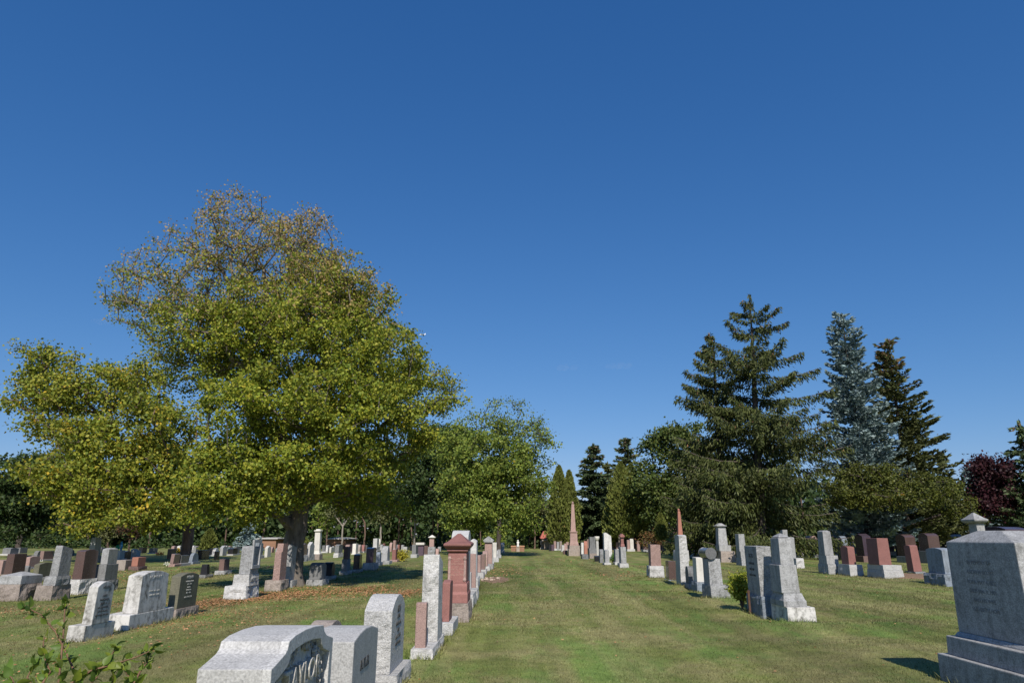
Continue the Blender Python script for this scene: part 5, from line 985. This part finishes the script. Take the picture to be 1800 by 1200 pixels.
# the spreading many-stemmed evergreen
Y = 56
lob = [L3(1520, 830, Y, 60, 26, 2.4, 30, 170, .2), L3(1490, 870, Y - 1, 45, 30, 2.2, 26, 160, .2), L3(1590, 850, Y, 60, 30, 2.6, 30, 170, .2), L3(1640, 860, Y, 45, 30, 2.4, 24, 160, .2), L3(1560, 875, Y - 2, 70, 22, 2.2, 24, 150, .2), L3(1690, 890, Y + 1, 35, 26, 2, 14, 140, .2)]
broadleaf('wide spreading yellow-green evergreen with many bare stems, in front of the blue spruce', rs, G(1582, 978), 1.6, .24, [(c, (r[0], r[1], r[2] * .8), int(k * 1.1), int(lv * .8), sz * .85) for c, r, k, lv, sz in lob], YEW, BARKD, spread=.48, rmin=.02, step=1.2, name='evergreen_tree')
# slim trees at the edge of the wood with bare pale stems
ks = 0
for px, py, top, w_, Yd, mt, bk, tl_, lb in [(600, 962, 850, 34, 92, OLIVE, BARKP, 3, 'thin pale-stemmed tree right above the white marble column'), (640, 962, 850, 30, 96, MIDG, BARKR, 3.5, 'slim tree with a crooked pale stem beyond the purple slab'),
        (668, 962, 860, 30, 90, OLIVE, BARKP, 4, 'slim pale-stemmed tree beyond the tall stepped grey monument'), (700, 962, 850, 32, 94, OLIVE, BARKR, 4, 'slim tree with reddish stem above the pale slab by the yellow bush'), (728, 962, 862, 30, 90, MIDG, BARKP, 3.5, 'slim leaning pale-stemmed tree beyond the doorway-shaped stone'),
        (760, 962, 862, 34, 96, OLIVE, BARKR, 4, 'slim olive tree behind the pink pillar with white cap'), (820, 962, 870, 30, 94, OLIVE, BARKP, 3, 'slim olive tree behind the red gabled pillar'), (940, 962, 875, 36, 100, OLIVE, BARKR, 3, 'thin olive tree left of the red-roofed building'), (573, 962, 880, 26, 96, MIDG, BARKR, 3, 'thin green tree just right of the white marble column'),
        (225, 975, 915, 34, 66, leaf_mat('reddening_leaves', [(.07, .07, .03), (.12, .09, .045), (.2, .08, .05), (.09, .09, .04)], pscale=.8), BARKR, 1.0, 'reddening bush with many thin stems behind the blue pinwheel'), (188, 972, 925, 18, 66, OLIVE, BARKR, .8, 'grey-green bush left of the reddening bush behind the blue pinwheel')]:
    c = AY(px, (top + py) / 2 - 12, Yd); k_ = Yd * cP / F; H_ = (py - top) * k_
    lob = [((c.x, Yd, c.z + H_ * .12), (w_ * k_ * .75, w_ * k_ * .7, H_ * .34), 16 if Yd > 70 else 24, 120, .3 if Yd > 70 else .16)]
    broadleaf(lb, rs, at(px, py, Yd), min(tl_, H_ * .5), .11 if Yd > 70 else .09, lob, mt, bk, spread=.7 if Yd > 70 else .45, rmin=.02, step=1.2, name='slim_tree' if Yd > 70 else 'bush_tree', group='slim trees at the edge of the wood' if Yd > 70 else None, cat='tree' if Yd > 70 else 'bush')

# the wood behind everything, one mass
def woods():
    r = np.random.RandomState(77); cen, siz = [], []; vs, fs = [], []
    n = 130
    for i in range(n):
        u = i / (n - 1); px = -120 + 2040 * u + r.normal() * 8; Yd = r.uniform(112, 150) if i % 2 else r.uniform(104, 118)
        tp = 868 + r.normal() * 12 + (14 if 880 < px < 1130 else 0) - (22 if px > 1130 else 0) - (18 if 560 < px < 830 else 0)
        c = AY(px, tp, Yd); H_ = c.z; R_ = r.uniform(2.2, 3.8)
        m = 420; v = rnd_unit(r, m) * (r.uniform(0, 1, m) ** .4)[:, None]; v[:, 2] = np.abs(v[:, 2]) ** .8 * np.sign(v[:, 2])
        q = np.stack([c.x + v[:, 0] * R_, Yd + v[:, 1] * R_, H_ * .56 + v[:, 2] * H_ * .46], 1); q += r.normal(size=q.shape) * .35
        low = np.stack([c.x + r.uniform(-R_, R_, 110), Yd + 3 + r.uniform(-1, 1, 110), r.uniform(.1, H_ * .3, 110)], 1)
        cen += [q, low]; siz += [np.full(m + 110, .75)]
        o = len(vs); a = r.uniform(.08, .2); lx = r.normal() * .6
        for z, s, dx in ((-.2, 1, 0), (H_ * .7, .5, lx)):
            for k in range(5): an = 1.2566 * k; vs.append((c.x + dx + a * s * math.cos(an), Yd - R_ * .6 + a * s * math.sin(an), z))
        for k in range(5): fs.append((o + k, o + (k + 1) % 5, o + 5 + (k + 1) % 5, o + 5 + k))
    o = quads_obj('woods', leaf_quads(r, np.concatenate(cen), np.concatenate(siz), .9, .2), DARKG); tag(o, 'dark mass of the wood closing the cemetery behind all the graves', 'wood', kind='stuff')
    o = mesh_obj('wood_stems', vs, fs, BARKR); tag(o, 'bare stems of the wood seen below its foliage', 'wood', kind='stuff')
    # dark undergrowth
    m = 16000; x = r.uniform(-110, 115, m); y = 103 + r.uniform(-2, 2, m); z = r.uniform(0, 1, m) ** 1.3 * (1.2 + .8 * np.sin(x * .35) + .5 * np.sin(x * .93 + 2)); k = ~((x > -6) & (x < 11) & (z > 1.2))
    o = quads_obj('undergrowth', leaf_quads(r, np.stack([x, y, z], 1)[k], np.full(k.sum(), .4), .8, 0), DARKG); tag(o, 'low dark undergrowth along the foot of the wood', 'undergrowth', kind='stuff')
woods()

# ------------------------------------------------------------------ bushes and flowers
def bush(label, name, root, H, R, mat, n, sz, stems=7, cat='bush', low=.1, group=None, stem_mat=BARKR):
    r = np.random.RandomState(int(root[1] * 100) % 9999); gz = float(hgt(np.float64(root[0]), np.float64(root[1])))
    t = empty(name, (root[0], root[1], gz), label, cat, group); vs, fs = [], []; tips = []
    for i in range(stems):
        an = r.uniform(0, 6.283); e_ = np.array([math.cos(an) * R * r.uniform(.2, .8), math.sin(an) * R * r.uniform(.2, .8), H * r.uniform(.6, .98)]); m_ = e_ * [.35, .35, .5]; tips.append((m_, e_))
        P_ = [np.zeros(3), m_, e_]; v2, f2 = tubes([(0, 1), (1, 2)], P_, [.018 * H + .004, .012 * H + .003, .004], 4); o = len(vs); vs += v2; fs += [tuple(q + o for q in f) for f in f2]
    mesh_obj('stems', vs, fs, stem_mat, t)
    v = rnd_unit(r, n) * (r.uniform(0, 1, n) ** .35)[:, None]; lump = 1 + .18 * np.sin(v[:, 0] * 5 + v[:, 2] * 7) + .12 * np.sin(v[:, 1] * 9)
    c = np.stack([v[:, 0] * R * lump, v[:, 1] * R * lump, H * (.5 + low * .5) + v[:, 2] * H * (.5 - low * .5) * lump], 1)
    quads_obj('leaves', leaf_quads(r, c, np.full(n, sz), .6, -.2), mat, t); return t
YG = leaf_mat('bright_yellow_green_leaves', [(.16, .22, .02), (.26, .30, .03), (.36, .36, .05), (.2, .26, .03)], trans=.3, pscale=3)
YB = leaf_mat('yellow_bush_leaves', [(.34, .32, .03), (.46, .40, .05), (.28, .28, .04)], trans=.2)
GP = leaf_mat('plant_green', [(.05, .13, .015), (.08, .18, .03), (.12, .2, .04)], trans=.2)
bush('bright yellow-green bush in front of the broad grey headstone, tied to a rusty stake', 'bush', (G(1311, 1072)[0], G(1311, 1072)[1] + .25), 8.6 / 10, .29, YG, 1500, .07, 8, low=.2)
gx, gy = G(1319, 1080); o = mesh_obj('stake', *rings([(.022, .015, -.2), (.022, .015, .44), (.03, .02, .52)]), simple('rusty_iron', (.09, .05, .035), .8, .4, 20), loc=(gx, gy, 0)); tag(o, 'short rusty stake standing beside the yellow-green bush', 'stake')
bush('low yellow bush right of the red granite slab at left of the lawn', 'bush', G(707, 987), .75, .42, YB, 1100, .09)
bush('small leafy green plant between the grey pillars in the row right of the lawn', 'plant', G(1079, 990), .58, .22, GP, 300, .1, cat='plant')
bush('reddish bush before the dark woods, left of the clipped cedar on a stem', 'bush', at(1148, 960, 76), hz(1148, 931, 76), 1.6, leaf_mat('autumn_red_leaves', [(.12, .06, .03), (.2, .09, .04), (.14, .13, .03), (.09, .08, .03)]), 1600, .2)
bush('green shrub between the clipped cedar and the tall pale rock-faced slab', 'bush', at(1184, 960, 70), hz(1184, 945, 70), .8, GP, 700, .18)
bush('low round green shrub behind the orange brick walls at the end of the lawn', 'bush', at(868, 962, 90), hz(868, 935, 90), 1.6, MIDG, 900, .26)
OR = simple('orange_petals', (.62, .13, .03), .7, .3); YE = simple('yellow_petals', (.62, .40, .04), .7, .3); WHP = simple('white_petals', (.6, .6, .5), .7, .2)
def flowers(label, px, py, w_, h, col, n=40, name='flowers'):
    gx, gy = G(px, py); k = gy * cP / F; r = np.random.RandomState(px); R = w_ * k / 2; H = h * k
    t = empty(name, (gx, gy + R, 0), label, 'flowers'); c = rnd_unit(r, n) * (r.uniform(.3, 1, n))[:, None]; c = np.stack([c[:, 0] * R, c[:, 1] * R, H * .55 + c[:, 2] * H * .45], 1)
    tag(quads_obj('petals', leaf_quads(r, c, np.full(n, max(.07, H * .22)), 1.0, 0), col, t), kind='stuff'); n2 = n; c2 = c * [.9, .9, .6]
    quads_obj('leaves', leaf_quads(r, c2, np.full(n2, max(.06, H * .22)), .5, -.6), GP, t)
flowers('clump of orange flowers before the dark woods at left', 275, 977, 17, 8, OR, 90)
flowers('bouquet of yellow and orange flowers behind the pink slanting slab', 311, 976, 9, 14, YE, 60)
flowers('small white flower clump left of the pink slanting slab', 289, 996, 14, 8, WHP, 70)
flowers('yellow flowers before the pink far stones right of the marble column', 612, 976, 6, 7, YE, 40)

# twigs close to the camera
def near_twigs():
    LM_ = leaf_mat('near_shrub_leaves', [(.07, .13, .02), (.11, .18, .03), (.2, .25, .03), (.085, .15, .03)], trans=.35, rough=.45, pscale=6)
    r = np.random.RandomState(5); Yd = 3.4; root = AY(170, 1200, Yd); t = empty('shrub', (root.x, Yd, 0), 'leafy shrub shoots in the near left corner, close to the camera', 'shrub')
    off = np.array([root.x, Yd, 0.0]); paths = [[(175, 1420), (140, 1200), (118, 1150), (98, 1110), (72, 1080), (46, 1066)], [(170, 1420), (103, 1200), (108, 1150), (112, 1105), (114, 1070), (118, 1062)], [(180, 1420), (118, 1205), (160, 1178), (205, 1165), (240, 1154), (272, 1140)],
             [(185, 1420), (236, 1200), (246, 1180), (258, 1164), (262, 1152)], [(170, 1420), (75, 1200), (88, 1180), (80, 1160), (76, 1130), (78, 1118)], [(180, 1420), (195, 1210), (200, 1185), (190, 1160), (205, 1135)], [(170, 1420), (30, 1215), (20, 1190), (8, 1180)], [(180, 1420), (150, 1210), (170, 1190), (180, 1170)],
             [(178, 1420), (222, 1205), (228, 1190), (215, 1172)], [(175, 1420), (60, 1210), (48, 1190), (60, 1165)]]
    vs, fs = [], []; L = []
    for q, pth in enumerate(paths):
        dy = r.normal() * .18; P_ = [np.array(AY(a, b, Yd + dy + .04 * i)) - off for i, (a, b) in enumerate(pth)]; P_[0] = np.array([r.normal() * .06, r.normal() * .06, 0.0])
        R_ = np.linspace(.007, .0022, len(P_)); v2, f2 = tubes([(i, i + 1) for i in range(len(P_) - 1)], P_, R_, 5); o = len(vs); vs += v2; fs += [tuple(a + o for a in f) for f in f2]
        for i in range(1, len(P_) - 1):
            for s in np.linspace(0, 1, 6, endpoint=False): L.append((P_[i] * (1 - s) + P_[i + 1] * s, P_[i + 1] - P_[i]))
        L.append((P_[-1], P_[-1] - P_[-2])); L.append((P_[-1], P_[-1] - P_[-2]))
        for s in np.linspace(.55, 1, 5): L.append((P_[0] * (1 - s) + P_[1] * s, P_[1] - P_[0]))
    mesh_obj('stems', vs, fs, simple('reddish_shoot_bark', (.15, .085, .05), .7, .4, 30), t, True)
    lv, lf = [], []
    for p, d in L:
        for _ in range(2):
            cu = r.uniform(.1, .9)
            if r.rand() < .5: continue
            d_ = d / (np.linalg.norm(d) + 1e-9); a = d_ * .5 + rnd_unit(r, 1)[0] * .9 + np.array([0, 0, .25]); a /= np.linalg.norm(a); b = np.cross(a, rnd_unit(r, 1)[0]); b /= np.linalg.norm(b); c = np.cross(a, b); s = r.uniform(.026, .05); o = len(lv)
            prof = [(0, .02), (.2, .30), (.45, .38), (.7, .28), (1.0, .0)]
            for f, w_ in prof:
                m_ = p + a * s * (f + .12) - c * s * cu * f * f
                lv += [m_ - b * s * w_ + c * s * .12 * (w_ > 0), m_, m_ + b * s * w_ + c * s * .12 * (w_ > 0)]
            for i in range(4):
                for j in range(2): q0 = o + i * 3 + j; lf.append((q0, q0 + 1, q0 + 4, q0 + 3))
    mesh_obj('leaves', lv, lf, LM_, t, True)
near_twigs()
# ------------------------------------------------------------------ buildings and small things
WALLT = simple('tan_wall', (.34, .28, .23), .9, .12, 3); ROOFR = simple('red_roof', (.46, .14, .11), .8, .15, 6); BRICKO = simple('orange_brick', (.26, .145, .095), .9, .2, 9); WHITE = simple('white_paint', (.72, .71, .68), .6, .08, 4); ROOFW = simple('pale_roof_edge', (.42, .41, .39), .8, .1, 4); DARKW = simple('window_glass', (.03, .035, .04), .15, .2, 2, .5); ROOFB = simple('brown_roof', (.36, .2, .16), .9, .2, 8)
def house(label, xl, xr, yt, ye, Yd, wall, roof, depth=8, windows=3, hip=True):
    a = AY(xl, ye, Yd); b = AY(xr, ye, Yd); zr = AY((xl + xr) / 2, yt, Yd + depth / 2 * .6).z; zr = AY((xl + xr) / 2, yt, Yd).z; W_ = b.x - a.x; cx = (a.x + b.x) / 2; ze = a.z
    t = empty('house', (cx, Yd + depth / 2, 0), label, 'building')
    mesh_obj('wall', *rings([(W_ / 2 - .3, depth / 2 - .3, -.2), (W_ / 2 - .3, depth / 2 - .3, ze)]), wall, t)
    mesh_obj('roof', *rings([(W_ / 2, depth / 2, ze), (W_ / 2, depth / 2, ze + .12), (W_ / 2 * (.5 if hip else .96), .15, zr)]), roof, t)
    for i in range(windows):
        x = -W_ / 2 + W_ * (i + .5) / windows; vs, fs = rings([(.55, .05, ze * .42), (.55, .05, ze * .8)]); mesh_obj('window', [(v[0] + x, v[1] - depth / 2 + .3, v[2]) for v in vs], fs, DARKW, t)
    return t
house('low tan building with a red hipped roof beyond the far end of the lawn', 950, 977, 932.5, 946, 98, WALLT, ROOFR, 7, 2)
house('tan outbuilding wall beneath the cedars, right of the red-roofed building', 953, 1003, 947.5, 950, 93, WALLT, WALLT, 3, 0)
house('brownish pink roofed building between the clipped cedar and the pink slim obelisk', 1172, 1216, 928, 940, 96, WALLT, ROOFB, 8, 3)
house('orange brick building with white roof edge, right of the marble column', 572, 612, 944, 947.5, 99, BRICKO, ROOFW, 6, 0)
house('orange brick building with white roof edge, left of the big maple trunk', 448, 488, 944, 947, 99, BRICKO, ROOFW, 6, 0)
house('dim brick building in the trees at right, behind the spreading evergreen', 1585, 1640, 905, 922, 95, BRICKO, ROOFB, 8, 4)
# statue between two low orange walls
for s, (x0, x1) in enumerate(((898, 910), (912, 922))):
    a = AY(x0, 958, 84); b = AY(x1, 958, 84); h = AY(905, 958.5, 84).z; t = empty('low_wall', ((a.x + b.x) / 2, 84, 0), ('left' if s == 0 else 'right') + ' one of the two low orange brick walls beside the white statue', 'low wall', 'low orange walls at the end of the lawn')
    mesh_obj('wall', *rings([((b.x - a.x) / 2 - .03, .3, -.1), ((b.x - a.x) / 2 - .03, .3, h * .82)]), BRICKO, t); mesh_obj('coping', *rings([((b.x - a.x) / 2, .36, h * .82), ((b.x - a.x) / 2, .36, h)]), simple('orange_coping', (.46, .26, .16), .9, .1), t)
p = AY(910.5, 965, 83.2); t = empty('statue', (p.x, 83.2, 0), 'small white standing statue on a pedestal between the two low orange walls', 'statue')
mesh_obj('pedestal', *rings([(.2, .2, -.1), (.18, .18, .42), (.23, .23, .45), (.23, .23, .5)]), WALLT, t)
mesh_obj('figure', *lathe([(.15, .5), (.17, .6), (.11, .8), (.17, 1.0), (.15, 1.06), (.05, 1.12), (.075, 1.18), (.075, 1.25), (.03, 1.3)], 12), WHITE, t, True)
# blue pinwheel
BLU = simple('blue_foil', (.02, .28, .55), .3, .2, 5, .6); GRE = simple('green_foil', (.01, .25, .14), .3, .2, 5, .6)
p0 = G(208, 985); p = AY(208, 968, p0[1]); t = empty('pinwheel', (p0[0], p0[1], 0), 'blue and green foil pinwheel on a stick behind the white framed stone', 'pinwheel'); zt = AY(208, 957, p0[1]).z
mesh_obj('stick', *lathe([(.012, 0), (.012, zt)], 6), WHITE, t)
def vane(n_, cx, cz, w_, h, mat):
    vs = [(cx - w_, -.03, cz - h), (cx + w_, .03, cz - h * .8), (cx + w_ * .6, -.03, cz + h), (cx - w_ * .8, .03, cz + h * .8), (cx, .09, cz)]; mesh_obj(n_, vs, [(0, 1, 4), (1, 2, 4), (2, 3, 4), (3, 0, 4)], mat, t)
k = p0[1] * cP / F
vane('blue_vane', 1.5 * k, zt, 2.6 * k, 6 * k, BLU); vane('blue_vane', 2 * k, zt - 9 * k, 2.2 * k, 6 * k, BLU); vane('green_vane', -5 * k, zt - 4 * k, 4 * k, 4 * k, GRE)
# white vase by the small pink slab
p0 = G(1409, 978); o = mesh_obj('vase', *lathe([(.06, 0), (.1, .12), (.07, .25), (.1, .36)], 10), WHITE, None, True, 0, (p0[0], p0[1], 0)); tag(o, 'small white vase at the foot of the small pink slab in the distance', 'vase')
# the aeroplane
d = 2600.0; c = AY(742, 588, d); t = empty('aeroplane', c, 'tiny white aeroplane in the blue sky above the right side of the big maple', 'aeroplane'); WP = simple('aircraft_white', (.85, .85, .85), .4, .03, 1)
vs, fs = lathe([(.2, -13), (1.3, -10), (1.7, -4), (1.7, 6), (1.0, 11), (.2, 14)], 12); vs = [(v[2], v[1], v[0]) for v in vs]; mesh_obj('fuselage', vs, fs, WP, t, True)
for s in (-1, 1): mesh_obj('wing', [(-2, 0, -.6), (4, 0, -.6), (-3, s * 14, .5), (-5, s * 14, .5), (-2, 0, -.1), (4, 0, -.1), (-3, s * 14, .7), (-5, s * 14, .7)], [(0, 1, 2, 3), (7, 6, 5, 4), (0, 4, 5, 1), (1, 5, 6, 2), (2, 6, 7, 3), (3, 7, 4, 0)], WP, t)
mesh_obj('tail_fin', [(9, -.15, 1), (13.5, -.15, 1), (14, -.15, 5.5), (12.3, -.15, 5.5), (9, .15, 1), (13.5, .15, 1), (14, .15, 5.5), (12.3, .15, 5.5)], [(0, 1, 2, 3), (7, 6, 5, 4), (0, 4, 5, 1), (1, 5, 6, 2), (2, 6, 7, 3), (3, 7, 4, 0)], WP, t)
# three faint wisps of cloud, far away
def wisp(label, px, py, wpx, hpx, seed):
    m, tt, b = new_mat('thin_cloud'); tt.nodes.remove(b); out = tt.nodes['Material Output']; pv = N(tt, 'ShaderNodeVolumePrincipled'); pv.inputs['Color'].default_value = (1, 1, 1, 1); pv.inputs['Density'].default_value = .0006; pv.inputs['Anisotropy'].default_value = .0
    tt.links.new(pv.outputs[0], out.inputs['Volume']); Yd = 4200; c_ = AY(px, py, Yd); k_ = Yd / F
    r = np.random.RandomState(seed); vs, fs = [], []
    for i in range(4):
        v2, f2 = lathe([(.02, -1), (.5, -.8), (.85, -.5), (1, 0), (.85, .5), (.5, .8), (.02, 1)], 14); o = len(vs); dx = (i - 1.5) * wpx * k_ * .32 + r.normal() * 10; s = r.uniform(.5, .9)
        vs += [(v[0] * wpx * k_ * .34 * s + dx, v[1] * 120 * s, v[2] * hpx * k_ * .5 * s + r.normal() * 1) for v in v2]; fs += [tuple(q + o for q in f) for f in f2]
    tag(mesh_obj('cloud', vs, fs, m, None, True, 0, c_), label, 'cloud', kind='stuff')
wisp('faint wisp of cloud above the gap right of the lawn obelisk', 1085, 643, 42, 9, 1); wisp('smaller faint wisp of cloud left of the other one', 1000, 646, 30, 8, 2); wisp('faint wisp of cloud in the sky left of the big maple', 180, 565, 34, 9, 3)
